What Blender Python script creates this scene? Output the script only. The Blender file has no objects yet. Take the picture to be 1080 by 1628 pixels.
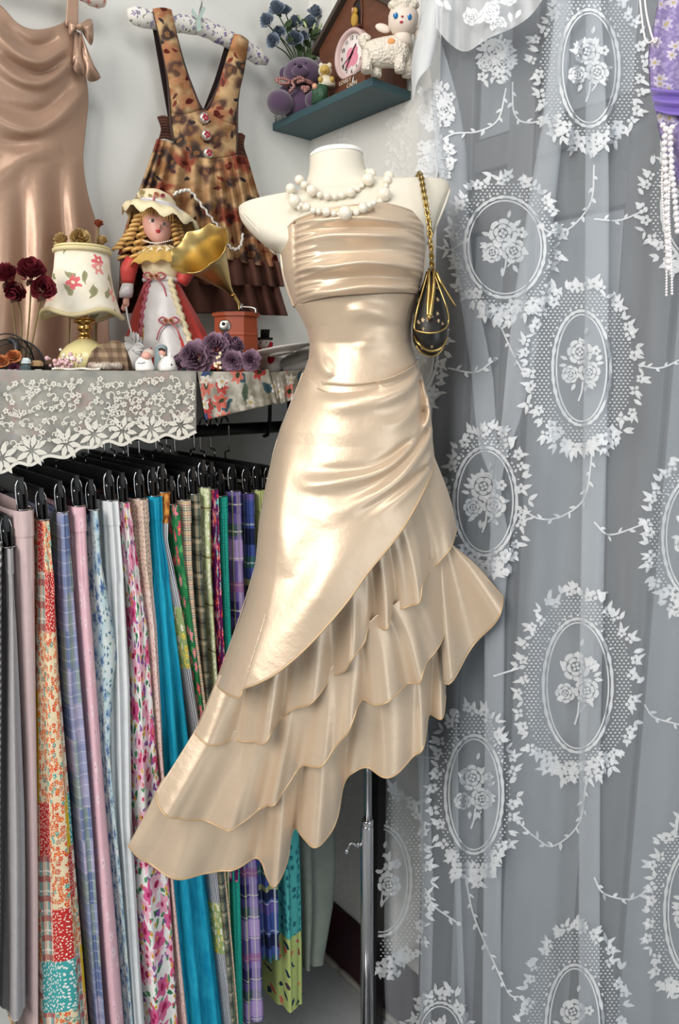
import bpy, bmesh, math, random
import numpy as np
from mathutils import Matrix, Vector
# ------------------------------------------------------------------ camera
SC = bpy.context.scene
COL = SC.collection
FPX = 1130.0; HCAM = 1.55; PITCH = math.radians(10.7)
CAM = np.array([1.066, 1.365, HCAM])
FH = np.array([-0.6455, -0.7638, 0.0]); RT = np.array([-0.7638, 0.6455, 0.0]); UP = np.array([0, 0, 1.0])
CP, SP = math.cos(PITCH), math.sin(PITCH)
cd = bpy.data.cameras.new('camera'); cam = bpy.data.objects.new('camera', cd); COL.objects.link(cam)
cd.sensor_fit = 'VERTICAL'; cd.sensor_height = 24.0; cd.lens = 24.0 * FPX / 1628.0; cd.clip_start = 0.02
VD = CP * FH - SP * UP; VU = SP * FH + CP * UP
mw = Matrix.Identity(4)
for i in range(3):
    mw[i][0] = RT[i]; mw[i][1] = VU[i]; mw[i][2] = -VD[i]; mw[i][3] = CAM[i]
cam.matrix_world = mw
SC.camera = cam
# ------------------------------------------------------------------ world, lights, exposure
w = bpy.data.worlds.new('world'); SC.world = w; w.use_nodes = True
w.node_tree.nodes['Background'].inputs[0].default_value = (0.92, 0.96, 1.0, 1)
w.node_tree.nodes['Background'].inputs[1].default_value = 0.17
def area(name, loc, target, sx, sy, power, col):
    l = bpy.data.lights.new(name, 'AREA'); l.shape = 'RECTANGLE'; l.size = sx; l.size_y = sy; l.energy = power; l.color = col
    o = bpy.data.objects.new(name, l); COL.objects.link(o); o.location = loc
    d = Vector(target) - Vector(loc); o.rotation_euler = d.to_track_quat('-Z', 'Y').to_euler()
    return o
# daylight from the shop front behind and left of the viewer, and a small area light overhead
area('shop_front_daylight', (2.9, 1.35, 2.5), (0.3, 0.4, 1.1), 1.6, 1.6, 84, (1.0, 0.97, 0.93))
area('overhead_light', (0.9, 1.25, 2.75), (0.6, 0.6, 1.0), 0.6, 0.6, 8, (1.0, 0.97, 0.93))
area('cool_fill_light', (0.5, 3.2, 1.2), (0.3, 0.5, 0.8), 1.2, 2.0, 22, (0.85, 0.93, 1.0))  # added cool fill from the right, tints the lower curtain bluish
vs = SC.view_settings
vs.view_transform = 'Standard'; vs.look = 'None'; vs.gamma = 1.0; vs.use_curve_mapping = False; vs.exposure = -0.06
# ------------------------------------------------------------------ projection helpers
def rays(xy):
    xy = np.atleast_2d(np.asarray(xy, float))
    dx = (xy[:, 0] - 540) / FPX; dy = (814 - xy[:, 1]) / FPX
    return VD[None] + dx[:, None] * RT[None] + dy[:, None] * VU[None]
def on_axis(xy, axis, val):
    r = rays(xy); t = (val - CAM[axis]) / r[:, axis]
    return CAM[None] + r * t[:, None]
def onL(x, y, b=0.0): return on_axis([(x, y)], 1, b)[0]      # plane parallel to the left wall
def onR(x, y, a=0.0): return on_axis([(x, y)], 0, a)[0]      # plane parallel to the right wall
def onZ(x, y, z): return on_axis([(x, y)], 2, z)[0]
def px3(V, D):
    """(x px, y px, d px towards camera) -> world, around a vertical plane at depth D"""
    V = np.atleast_2d(np.asarray(V, float)); r = rays(V[:, :2]); k = r @ FH
    return CAM[None] + r * (D / k)[:, None] - FH[None] * (V[:, 2] * D / FPX)[:, None]
def depth_of(p): return float((np.asarray(p) - CAM) @ FH)
# ------------------------------------------------------------------ mesh helpers
ZMIN = None
def cat(*S):
    V = []; F = []; n = 0
    for v, f in S:
        V.append(np.asarray(v, float)); F += [tuple(i + n for i in q) for q in f]; n += len(v)
    return np.concatenate(V), F
def grid(P, cu=False, cv=False):
    """P array (nu, nv, 3)"""
    nu, nv = P.shape[:2]; F = []
    for i in range(nu if cu else nu - 1):
        for j in range(nv if cv else nv - 1):
            i2 = (i + 1) % nu; j2 = (j + 1) % nv
            F.append((i * nv + j, i2 * nv + j, i2 * nv + j2, i * nv + j2))
    return P.reshape(-1, 3), F
def loft(rings, cap=True):
    """rings: list of (n,3) closed loops"""
    P = np.array(rings, float); v, f = grid(P, False, True); n = P.shape[1]; k = P.shape[0]
    if cap:
        f = f + [tuple(range(n))[::-1], tuple((k - 1) * n + i for i in range(n))]
    return v, f
def ringE(cx, y, rx, rd, n=24, cd_=0.0, tilt=0.0, e=2.0):
    t = np.linspace(0, 2 * math.pi, n, endpoint=False); c, s = np.cos(t), np.sin(t)
    c2 = np.sign(c) * np.abs(c) ** (2 / e); s2 = np.sign(s) * np.abs(s) ** (2 / e)
    return np.stack([cx + rx * c2, y + tilt * rx * c2, cd_ + rd * s2], 1)
def lathe(cx, prof, n=24, cd_=0.0, dr=1.0, cap=True, wav=None):
    R = []
    for q in prof:
        y, r = q[0], q[1]
        g = ringE(cx, y, r, r * dr, n, cd_)
        R.append(g)
    return loft(R, cap)
def ell(cx, cy, cd_, rx, ry, rd, n=14, m=9, rot=0.0):
    R = []
    for j in range(m + 1):
        p = -math.pi / 2 + math.pi * j / m; k = max(math.cos(p), 0.03)
        R.append(np.stack([rx * k * np.cos(np.linspace(0, 2 * math.pi, n, endpoint=False)), np.full(n, ry * math.sin(p)),
                           rd * k * np.sin(np.linspace(0, 2 * math.pi, n, endpoint=False))], 1))
    v, f = loft(R)
    c, s = math.cos(rot), math.sin(rot)
    v = np.stack([v[:, 0] * c - v[:, 1] * s + cx, v[:, 0] * s + v[:, 1] * c + cy, v[:, 2] + cd_], 1)
    return v, f
def smooth_path(pts, k=6):
    P = np.asarray(pts, float)
    if len(P) < 3 or k <= 1: return P
    Q = np.concatenate([2 * P[:1] - P[1:2], P, 2 * P[-1:] - P[-2:-1]]); out = []
    for i in range(1, len(Q) - 2):
        p0, p1, p2, p3 = Q[i - 1:i + 3]
        for j in range(k):
            t = j / k
            out.append(.5 * (2 * p1 + (p2 - p0) * t + (2 * p0 - 5 * p1 + 4 * p2 - p3) * t * t + (3 * p1 - p0 - 3 * p2 + p3) * t ** 3))
    out.append(P[-1]); return np.array(out)
def tube(pts, r, n=8, k=4, closed=False):
    P = smooth_path(pts, k) if not closed else np.asarray(pts, float)
    m = len(P); rr = np.interp(np.linspace(0, 1, m), np.linspace(0, 1, len(np.atleast_1d(r))), np.atleast_1d(r)) if np.ndim(r) else np.full(m, r)
    T = (np.roll(P, -1, 0) - np.roll(P, 1, 0)) if closed else np.gradient(P, axis=0)
    T /= np.linalg.norm(T, axis=1)[:, None] + 1e-12
    ref = np.array([0.3, 0.2, 1.0]); R = []; prev = None
    th = np.linspace(0, 2 * math.pi, n, endpoint=False)
    for i in range(m):
        b = prev if prev is not None else ref
        u = b - T[i] * (b @ T[i])
        if np.linalg.norm(u) < 1e-4: u = np.array([1.0, 0, 0]) - T[i] * T[i][0]
        u /= np.linalg.norm(u); prev = u; v = np.cross(T[i], u)
        R.append(P[i] + rr[i] * (np.cos(th)[:, None] * u + np.sin(th)[:, None] * v))
    if closed: return grid(np.array(R), True, True)
    return loft(R)
def box(x0, x1, y0, y1, z0, z1):
    V = np.array([(x, y, z) for x in (x0, x1) for y in (y0, y1) for z in (z0, z1)], float)
    return V, [(0, 1, 3, 2), (4, 6, 7, 5), (0, 4, 5, 1), (2, 3, 7, 6), (0, 2, 6, 4), (1, 5, 7, 3)]
def prism(poly, d0, d1):
    n = len(poly); P = [(x, y, d0) for x, y in poly] + [(x, y, d1) for x, y in poly]
    return np.array(P, float), [tuple(range(n))[::-1], tuple(range(n, 2 * n))] + [(i, (i + 1) % n, n + (i + 1) % n, n + i) for i in range(n)]
def mesh_of(name, S, smooth=True, uv=None, fixn=True, mat=None):
    v, f = S; me = bpy.data.meshes.new(name); me.from_pydata([tuple(p) for p in v], [], f)
    if uv is not None:
        l = me.uv_layers.new(name='UVMap'); idx = np.zeros(len(me.loops), int); me.loops.foreach_get('vertex_index', idx)
        l.data.foreach_set('uv', np.asarray(uv, np.float32)[idx].ravel())
    if fixn:
        bm = bmesh.new(); bm.from_mesh(me); bmesh.ops.recalc_face_normals(bm, faces=bm.faces); bm.to_mesh(me); bm.free()
    if smooth: me.shade_smooth()
    if mat: me.materials.append(mat)
    return me
def rootloc(o):
    p = np.zeros(3)
    while o is not None:
        p += np.array(o.location); o = o.parent
    return p
def props(o, label=None, cat_=None, group=None, kind=None):
    if label: o['label'] = label
    if cat_: o['category'] = cat_
    if group: o['group'] = group
    if kind: o['kind'] = kind
    return o
def obj(name, S, mat, parent=None, D=None, smooth=True, uv=None, label=None, cat_=None, group=None, kind=None, solid=0, bevel=0, fixn=True, sub=0):
    """world-space (D None) or px-space (D depth) shape -> one mesh object, origin at its parent's"""
    v, f = S
    if D is not None: v = px3(v, D)
    v = np.asarray(v, float)
    if D is not None and ZMIN is not None: v[:, 2] = np.maximum(v[:, 2], ZMIN)
    if parent is not None: off = rootloc(parent)
    else:
        off = np.array([(v[:, 0].min() + v[:, 0].max()) / 2, (v[:, 1].min() + v[:, 1].max()) / 2, v[:, 2].min()])
    me = mesh_of(name, (v - off, f), smooth, uv, fixn, mat)
    o = bpy.data.objects.new(name, me); COL.objects.link(o)
    if parent is not None: o.parent = parent
    else: o.location = off
    if bevel:
        m = o.modifiers.new('bevel', 'BEVEL'); m.width = bevel; m.segments = 2; m.limit_method = 'ANGLE'
    if sub:
        m = o.modifiers.new('sub', 'SUBSURF'); m.levels = sub; m.render_levels = sub
    if solid:
        m = o.modifiers.new('solid', 'SOLIDIFY'); m.thickness = solid; m.offset = 0
    return props(o, label, cat_, group, kind)
def thing(name, label, cat_, loc, group=None):
    o = bpy.data.objects.new(name, None); COL.objects.link(o); o.location = tuple(loc); o.empty_display_size = 0.02
    return props(o, label, cat_, group)
def inst(name, me, parent, loc, scale=1.0, rot=None):
    """an object sharing mesh data at a world place below parent"""
    o = bpy.data.objects.new(name, me); COL.objects.link(o)
    o.location = tuple(np.asarray(loc) - (rootloc(parent) if parent is not None else 0))
    if parent is not None: o.parent = parent
    o.scale = (scale,) * 3 if np.isscalar(scale) else scale
    if rot is not None: o.rotation_euler = rot
    return o
# ------------------------------------------------------------------ node helpers
class NT:
    def __init__(s, name, rough=0.6, spec=0.3, **kw):
        s.m = bpy.data.materials.new(name); s.m.use_nodes = True; s.t = s.m.node_tree; s.n = s.t.nodes
        s.b = s.n['Principled BSDF']; s.set('Roughness', rough); s.set('Specular IOR Level', spec)
        for k, v in kw.items(): s.set(k.replace('_', ' '), v)
        s._uv = None
    def set(s, k, v):
        i = s.b.inputs[k]
        if isinstance(v, bpy.types.NodeSocket): s.t.links.new(v, i)
        elif isinstance(v, tuple) and len(v) == 3: i.default_value = (*v, 1)
        else: i.default_value = v
    def put(s, i, v):
        if isinstance(v, bpy.types.NodeSocket): s.t.links.new(v, i)
        elif isinstance(v, (tuple, list)):
            i.default_value = tuple(v) + ((1,) if len(v) == 3 and len(i.default_value) == 4 else ())
        else:
            try: i.default_value = v
            except TypeError: i.default_value = (v,) * len(i.default_value)
    def uv(s):
        if s._uv is None: s._uv = s.n.new('ShaderNodeUVMap').outputs[0]
        return s._uv
    def oc(s): return s.n.new('ShaderNodeTexCoord').outputs['Object']
    def ma(s, op, a, b=0.0, c=None):
        n = s.n.new('ShaderNodeMath'); n.operation = op; s.put(n.inputs[0], a); s.put(n.inputs[1], b)
        if c is not None: s.put(n.inputs[2], c)
        return n.outputs[0]
    def vm(s, op, a, b=(0, 0, 0)):
        n = s.n.new('ShaderNodeVectorMath'); n.operation = op; s.put(n.inputs[0], a)
        if op == 'SCALE': s.put(n.inputs['Scale'], b)
        else: s.put(n.inputs[1], b)
        return n.outputs['Value'] if op in ('LENGTH', 'DOT_PRODUCT', 'DISTANCE') else n.outputs[0]
    def sep(s, v):
        n = s.n.new('ShaderNodeSeparateXYZ'); s.put(n.inputs[0], v); return n.outputs
    def mix(s, f, a, b, bt='MIX'):
        n = s.n.new('ShaderNodeMix'); n.data_type = 'RGBA'; n.blend_type = bt
        s.put(n.inputs[0], f); s.put(n.inputs[6], a); s.put(n.inputs[7], b); return n.outputs[2]
    def noise(s, v, sc, det=3.0, rough=0.5):
        n = s.n.new('ShaderNodeTexNoise'); s.put(n.inputs['Vector'], v); n.inputs['Scale'].default_value = sc
        n.inputs['Detail'].default_value = det; n.inputs['Roughness'].default_value = rough; return n.outputs
    def vor(s, v, sc=1.0, feat='F1', rnd=0.85):
        n = s.n.new('ShaderNodeTexVoronoi'); n.voronoi_dimensions = '2D'; n.feature = feat; s.put(n.inputs['Vector'], v)
        n.inputs['Scale'].default_value = sc; n.inputs['Randomness'].default_value = rnd; return n.outputs
    def bump(s, h, st=0.3, dist=0.002):
        n = s.n.new('ShaderNodeBump'); n.inputs['Strength'].default_value = st; n.inputs['Distance'].default_value = dist
        s.put(n.inputs['Height'], h); s.t.links.new(n.outputs[0], s.b.inputs['Normal'])
    def base(s, c): s.set('Base Color', c); return s.m
    def rampf(s, f, a, b):
        n = s.n.new('ShaderNodeMapRange'); s.put(n.inputs[0], f); n.inputs[1].default_value = a; n.inputs[2].default_value = b; return n.outputs[0]
def lin(r, g, b):
    f = lambda c: (c / 255 / 12.92) if c / 255 <= .04045 else ((c / 255 + .055) / 1.055) ** 2.4
    return (f(r), f(g), f(b))
def flat(name, rgb, rough=0.5, spec=0.3, **kw):
    t = NT(name, rough, spec, **kw); return t.base(lin(*rgb))
def fabric(name, rgb, rough=0.85, var=0.12, weave=900):
    t = NT(name, rough, 0.15); c = lin(*rgb); n = t.noise(t.oc(), 18.0, 4.0)[0]
    col = t.mix(n, tuple(x * (1 - var) for x in c), tuple(min(1, x * (1 + var)) for x in c))
    t.bump(t.noise(t.oc(), weave, 2.0)[0], 0.25, 0.001); return t.base(col)
def flowers(t, base, vec, scale, R, n, c1, c2, cc, dens=0.8, off=(0, 0, 0), soft=0.04, inner=0.25):
    """scatter of n-petalled flowers over base; vec in metres, scale = cells per metre"""
    v = t.vm('ADD', t.vm('SCALE', vec, scale), off); nz = t.noise(v, 1.7, 2.0)['Color']
    v = t.vm('ADD', v, t.vm('SCALE', t.vm('SUBTRACT', nz, (.5, .5, .5)), .5)); v = t.vm('MULTIPLY', v, (1, 1, 0)); o = t.vor(v, 1.0)
    L = t.vm('SUBTRACT', v, o['Position']); x, y, _ = t.sep(L)
    rc = t.sep(o['Color']); ang = t.ma('ADD', t.ma('ARCTAN2', y, x), t.ma('MULTIPLY', rc[1], 6.28))
    if n == 2:      # a pointed leaf along a random direction
        u = t.ma('DIVIDE', t.ma('MULTIPLY', o['Distance'], t.ma('COSINE', ang)), R); w_ = t.ma('ABSOLUTE', t.ma('DIVIDE', t.ma('MULTIPLY', o['Distance'], t.ma('SINE', ang)), R * .42))
        r = t.ma('ADD', w_, t.ma('MULTIPLY', u, u))
    else:
        pet = t.ma('ADD', 0.78, t.ma('MULTIPLY', 0.22, t.ma('COSINE', t.ma('MULTIPLY', ang, float(n)))))
        r = t.ma('DIVIDE', o['Distance'], t.ma('MULTIPLY', pet, R))
    m = t.rampf(r, 1.0 + soft, 1.0 - soft); m = t.ma('MULTIPLY', m, t.ma('LESS_THAN', rc[0], dens))
    pc = t.mix(t.rampf(rc[2], .3, .7), c1, c2); pc = t.mix(t.ma('MULTIPLY', t.rampf(r, .2, 1.0), .45), pc, (1, 1, 1), 'SOFT_LIGHT')
    if n != 2: pc = t.mix(t.rampf(o['Distance'], R * inner * 1.05, R * inner * .9), pc, cc)
    return t.mix(m, base, pc)
def plaid(t, vec, basec, bands):
    """bands: (axis, period m, offset 0..1, width 0..1, colour, opacity)"""
    s = t.sep(vec); col = basec
    for ax, per, off, wd, c, op in bands:
        fr = t.ma('FRACT', t.ma('ADD', t.ma('DIVIDE', s[ax], per), off))
        col = t.mix(t.ma('MULTIPLY', t.ma('LESS_THAN', fr, wd), op), col, c)
    return col
def clothfin(t, col, rough=0.85, st=0.2):
    n = t.noise(t.uv(), 60, 3)[0]; t.bump(t.noise(t.uv(), 700, 2)[0], st, 0.001); t.set('Roughness', rough)
    return t.base(t.mix(t.ma('MULTIPLY', n, .25), col, (0.02, 0.02, 0.02), 'MULTIPLY'))
# ------------------------------------------------------------------ the setting
t = NT('wall_paint', 0.85, 0.1); n = t.noise(t.oc(), 3.0, 5)[0]
t.bump(t.noise(t.oc(), 160, 3)[0], 0.08, 0.002)
M_wall = t.base(t.mix(n, lin(214, 214, 208), lin(226, 226, 221)))
t = NT('wall_paper', 0.75, 0.15); oc = t.oc(); n = t.noise(oc, 3.0, 5)[0]
sx, sy, sz = t.sep(oc)
cv = t.n.new('ShaderNodeCombineXYZ'); t.put(cv.inputs[0], sy); t.put(cv.inputs[1], sz)
strip = t.ma('LESS_THAN', t.ma('ABSOLUTE', t.ma('SUBTRACT', t.ma('FRACT', t.ma('MULTIPLY', sy, 6.0)), .5)), .22)
lace_h = t.ma('MULTIPLY', strip, t.rampf(t.noise(cv.outputs[0], 70, 4, .6)[0], .45, .6))
t.bump(lace_h, .5, .002)
M_wallR = t.base(t.mix(t.ma('MULTIPLY', lace_h, .5), t.mix(n, lin(212, 211, 205), lin(222, 221, 216)), lin(238, 238, 234)))
t = NT('floor_tile', 0.45, 0.4); n = t.noise(t.oc(), 5.0, 6, .6)[0]; sp = t.rampf(t.noise(t.oc(), 130, 2)[0], .70, .74)
M_floor = t.base(t.mix(t.ma('MULTIPLY', sp, .6), t.mix(n, lin(150, 152, 152), lin(178, 180, 180)), lin(70, 66, 60)))
M_base = flat('baseboard_maroon', (52, 22, 30), 0.4, 0.4)
M_grout = flat('grout', (150, 146, 138), 0.9)
def struct(name, S, mat, parent=None, bevel=0):
    o = obj(name, S, mat, parent, smooth=False, bevel=bevel)
    if parent is None: o['kind'] = 'structure'
    return o
struct('floor', box(-.1, 3.2, -.1, 3.4, -.05, 0), M_floor)
struct('wall_left', box(-.1, 3.2, -.1, 0, 0, 2.9), M_wall)
struct('wall_right', box(-.1, 0, 0, 3.4, 0, 2.9), M_wallR)
struct('baseboard_right', box(0, .012, .012, .40, 0.012, .178), M_base, bevel=.002)
struct('baseboard_left', box(0, 3.2, 0, .012, 0.012, .178), M_base, bevel=.002)
g = random.Random(4)
struct('trim_1', tube([(.016, .02 + .02 * i, .008 + g.uniform(-.002, .002)) for i in range(20)], [.008 + g.uniform(-.003, .004) for i in range(20)], 6, 1), M_grout)
# panelled door behind the curtain
M_door = flat('door_grey', (84, 84, 86), 0.5, 0.3); M_doorp = flat('door_panel_grey', (128, 134, 140), 0.35, 0.4)
door = struct('door_1', box(0, .018, .42, 1.62, 0, 2.5), M_door)
for b0, b1 in ((.42, .50), (.575, .625), (.79, .87), (1.13, 1.19)):
    struct('stile', box(.018, .034, b0, b1, 0, 2.5), M_door, door, .003)
for z0, z1 in ((.0, .18), (1.80, 1.85), (1.90, 1.95), (2.38, 2.5)):
    for b0, b1 in ((.50, .575), (.625, .79), (.87, 1.13)): struct('rail', box(.018, .03, b0, b1, z0, z1), M_door, door, .003)
for b0, b1 in ((.502, .573), (.627, .788), (.872, 1.128)):
    for z0, z1 in ((.18, 1.80), (1.95, 2.38)):
        struct('panel', box(.018, .023, b0 + .004, b1 - .004, z0 + .004, z1 - .004), M_doorp, door, .002)
# ------------------------------------------------------------------ mannequin on its stand
DM = 1.18
M_mann = NT('mannequin_shell', 0.55, 0.35); M_mann = M_mann.base(lin(217, 210, 193))
M_cap = flat('neck_cap_white', (246, 244, 238), 0.45, 0.4)
M_steel = flat('polished_steel', (190, 190, 192), 0.16, 0.5, Metallic=1.0)
foot = px3([(585, 600, 0)], DM)[0]; foot[2] = 0.0
mann = thing('mannequin', 'headless white torso mannequin on a steel pole, wearing the champagne satin dress', 'mannequin', foot)
# contour rings: left px (x,y), right px (x,y), depth radius, centre depth, squareness
MR = [((493, 252), (577, 246), 37, 0, 2), ((492, 268), (580, 264), 38, 0, 2), ((489, 284), (586, 277), 40, -1, 2), ((480, 300), (602, 285), 43, -3, 2.1),
      ((452, 314), (640, 286), 45, -5, 2.3), ((418, 321), (676, 286), 47, -6, 2.5), ((392, 324), (702, 287), 48, -5, 2.7), ((381, 329), (713, 291), 47, -4, 2.8),
      ((380, 338), (715, 301), 48, -2, 2.8), ((386, 354), (710, 322), 54, 3, 2.7), ((402, 374), (697, 350), 66, 10, 2.6), ((424, 394), (684, 378), 80, 16, 2.4), ((448, 408), (672, 400), 92, 20, 2.3),
      ((456, 430), (664, 428), 98, 20, 2.2), ((464, 470), (656, 468), 86, 14, 2.1), ((486, 515), (646, 512), 74, 6, 2), ((500, 556), (648, 556), 70, 4, 2),
      ((488, 600), (660, 600), 78, 0, 2), ((462, 660), (674, 660), 92, -4, 2.1), ((448, 720), (680, 720), 98, -6, 2.1), ((450, 790), (682, 790), 92, -6, 2.1), ((480, 850), (665, 850), 70, -6, 2), ((540, 880), (630, 880), 35, -4, 2)]
rr = []
for (xl, yl), (xr, yr), rd, cdp, e in MR:
    q = ringE((xl + xr) / 2, (yl + yr) / 2, (xr - xl) / 2, rd, 40, cdp, (yr - yl) / (xr - xl), e); rr.append(q)
# resample rings smoothly
def resample(R, k):
    R = np.array(R); n = R.shape[1]
    return np.stack([smooth_path(R[:, i], k) for i in range(n)], 1)
obj('torso', loft(resample(rr, 4)), M_mann, mann, DM)
cap = [ringE(535, 249, 43, 38, 32, 0, -.07), ringE(535, 244, 42, 37, 32, 0, -.07), ringE(535, 240, 37, 32, 32, 0, -.07), ringE(535, 238, 24, 20, 32, 0, -.07)]
obj('neck_cap', loft(cap), M_cap, mann, DM)
for x0, y0, x1, y1 in ((381, 338, 440, 405), (715, 300, 680, 390)):       # rims of the arm cuts
    c = np.array([(x0 + x1) / 2, (y0 + y1) / 2]); hx, hy = (x1 - x0) / 2, (y1 - y0) / 2; th = np.linspace(0, 2 * math.pi, 28, endpoint=False)
    P = np.stack([c[0] + hx * .93 * np.cos(th), c[1] + hy * .93 * np.cos(th), -1 + 46 * np.sin(th)], 1)
    obj('arm_cut_rim', tube(P, 1.6, 6, 1, True), M_mann, mann, DM)
obj('upper_pole', lathe(585, [(860, 6.5), (1312, 6.5)], 20), M_steel, mann, DM)
obj('lower_pole', lathe(583.5, [(1310, 9.5), (1314, 10.3), (1722, 10.3)], 24), M_steel, mann, DM)
obj('pole_collar', lathe(584, [(1302, 8.5), (1304, 9.8), (1320, 9.8)], 20), M_steel, mann, DM)
obj('knob', cat(tube([(575, 1340, 4), (566, 1340, 5), (560, 1337, 6), (555, 1340, 7), (552, 1346, 8)], [3.2, 3.4, 1.8, 1.8, 2.2], 8, 3), ell(551, 1349, 8, 3.6, 4.4, 3.6), ell(569, 1340, 5, 2.5, 5.5, 5.5)), M_steel, mann, DM)
th = np.linspace(0, 2 * math.pi, 40, endpoint=False)
prof = [(.0, .13), (.008, .135), (.014, .13), (.018, .05), (.03, .014), (.05, .0115)]
obj('base_plate', loft([np.stack([foot[0] + r * np.cos(th), foot[1] + r * np.sin(th), np.full(40, z)], 1) for z, r in prof]), M_steel, mann)
# ------------------------------------------------------------------ champagne satin dress
def satin(name, rgb, rough=0.34, metal=0.3):
    t = NT(name, rough, 0.5); t.set('Metallic', metal); t.set('Anisotropic', 0.45); t.set('Sheen Weight', 0.15)
    c = lin(*rgb); v = t.oc()
    t.bump(t.noise(v, 26, 4, .55)[0], 0.22, 0.006)
    return t.base(t.mix(t.noise(v, 7, 3)[0], tuple(x * .95 for x in c), tuple(min(1, x * 1.05) for x in c)))
M_sat = satin('champagne_satin', (208, 186, 160), .37, .35); M_pipe = satin('champagne_piping', (198, 168, 128), .4)
dress = thing('satin_dress', 'strapless champagne satin dress with diagonal ruffle tiers, worn by the mannequin', 'dress', foot + np.array([0, 0, .9]))
SIL = np.array([(340, 455, 668), (352, 452, 668), (375, 451, 672), (400, 449, 673), (440, 454, 669), (470, 463, 664), (488, 470, 660), (505, 480, 655), (525, 489, 652), (548, 494, 653), (570, 492, 660), (600, 481, 667), (640, 464, 678),
                (680, 447, 684), (720, 436, 688), (760, 427, 695), (820, 417, 706), (880, 413, 716), (940, 399, 722), (1000, 377, 726), (1044, 361, 728), (1110, 334, 730)], float)
RDT = np.array([(340, 98), (400, 108), (440, 108), (490, 92), (548, 82), (600, 92), (680, 108), (760, 118), (900, 138), (1110, 160)], float)
def sil(y): return np.interp(y, SIL[:, 0], SIL[:, 1]), np.interp(y, SIL[:, 0], SIL[:, 2])
def dfield(x, y, e=2.2):
    l, r = sil(y); u = np.clip((x - (l + r) / 2) / ((r - l) / 2), -1, 1)
    off = np.interp(y, [430, 560, 700, 1044], [18, 4, 0, 30]) + np.clip(.25 - u, 0, 1) ** 1.5 * np.interp(y, [700, 1044], [0, 45])
    return np.interp(y, RDT[:, 0], RDT[:, 1]) * (1 - np.abs(u) ** e) ** (1 / e) + off
def ridge_field(x, y, ridges, fan=False):
    """ridges: (polyline px, amplitude, half width, taper start, taper end)"""
    d = np.zeros_like(x)
    for pts, amp, wd in ridges:
        P = smooth_path(pts, 8); best = np.full(x.shape, 1e9); tt = np.zeros_like(x)
        for i in range(len(P) - 1):
            a, b = P[i], P[i + 1]; ab = b - a; L = ab @ ab + 1e-9
            s = np.clip(((x - a[0]) * ab[0] + (y - a[1]) * ab[1]) / L, 0, 1)
            q = (x - a[0] - s * ab[0]) ** 2 + (y - a[1] - s * ab[1]) ** 2
            m = q < best; best = np.where(m, q, best); tt = np.where(m, (i + s) / (len(P) - 1), tt)
        tap = (np.clip(tt / .06, 0.2, 1) * np.cos(np.clip(tt, 0, 1) * np.pi / 2) ** 1.1 if fan else np.sin(np.pi * np.clip(tt, 0, 1)) ** .8) if np.ndim(amp) == 0 else np.interp(tt, np.linspace(0, 1, len(amp)), amp)
        d += (amp if np.ndim(amp) == 0 else 1.0) * tap * np.exp(-best / (wd * (.65 + .8 * tt if fan else 1)) ** 2)
    return d
def coons(top, bot, left, right, nu, nv):
    """curves as polylines px; top/bot run left->right, left/right run top->bottom"""
    def rs(c, n, w=None):
        P = smooth_path(c, 6); L = np.r_[0, np.cumsum(np.linalg.norm(np.diff(P, axis=0), axis=1))]; L /= L[-1]
        s = np.linspace(0, 1, n) if w is None else w
        return np.stack([np.interp(s, L, P[:, k]) for k in range(2)], 1)
    wu = .5 - .5 * np.cos(np.pi * np.linspace(0, 1, nu)); wu = .5 * wu + .5 * np.linspace(0, 1, nu)
    T, B, Lf, Rg = rs(top, nu, wu), rs(bot, nu, wu), rs(left, nv), rs(right, nv)
    u = wu[:, None, None]; v = np.linspace(0, 1, nv)[None, :, None]
    return ((1 - v) * T[:, None] + v * B[:, None] + (1 - u) * Lf[None] + u * Rg[None]
            - ((1 - u) * (1 - v) * T[0] + u * (1 - v) * T[-1] + (1 - u) * v * B[0] + u * v * B[-1]))
def pgrid(Q, d):  return grid(np.concatenate([Q, d[..., None]], 2))
# bodice: closed rings, ruched in front
def bodice(y_top, y_bot, nrow, ncol, grow, front):
    R = []
    for s in np.linspace(0, 1, nrow):
        th = np.linspace(0, 2 * math.pi, ncol, endpoint=False); c, sn = np.cos(th), np.sin(th)
        y = np.array([y_top(0.5 + .5 * k) * (1 - s) + y_bot(.5 + .5 * k) * s for k in c])
        l, r = sil(y); x = (l + r) / 2 + (r - l) / 2 * c + grow * c
        d = np.where(sn >= 0, dfield(x, y), -.8 * np.interp(y, RDT[:, 0], RDT[:, 1]) * np.abs(sn)) + grow * sn
        d = d + np.where(sn >= 0, front(x, y, s) * np.clip(sn * 2.2, 0, 1), 0)
        R.append(np.stack([x, y, d], 1))
    return grid(np.array(R), False, True)
ytop = lambda k: float(np.interp(k, [0, .12, .35, .68, .88, 1], [386, 371, 361, 352, 357, 380]))
ymid = lambda k: float(np.interp(k, [0, .1, .3, .6, 1], [488, 489, 484, 480, 474]))
gr_ = random.Random(3)
GL = [(370 + i * 9.5 + gr_.uniform(-2, 2), gr_.uniform(.6, 1.2)) for i in range(13)]
BR = []
for yl, yr, bow, am in ((383, 381, -8, 7), (408, 402, -14, 6), (444, 440, 4, 9), (476, 470, 5, 8)):
    BR.append(([(474, yl), (520, yl + bow * .6), (575, yl + bow * .2 - 4), (630, yr + bow * .3), (670, yr)], am, 7))
for yl, yr, am in ((394, 392, -4), (425, 420, -4), (459, 455, -5)):
    BR.append(([(474, yl), (570, yl - 4), (670, yr)], am, 8))
for i, (yy, am) in enumerate(GL):
    BR.append(([(478, yy), (505 + gr_.uniform(0, 18), yy - 5)], (am * 5, 0), 2.6)); BR.append(([(668, yy - 6), (638 - gr_.uniform(0, 15), yy - 6 + gr_.uniform(-4, 4))], (am * 5, 0), 2.6))
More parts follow.
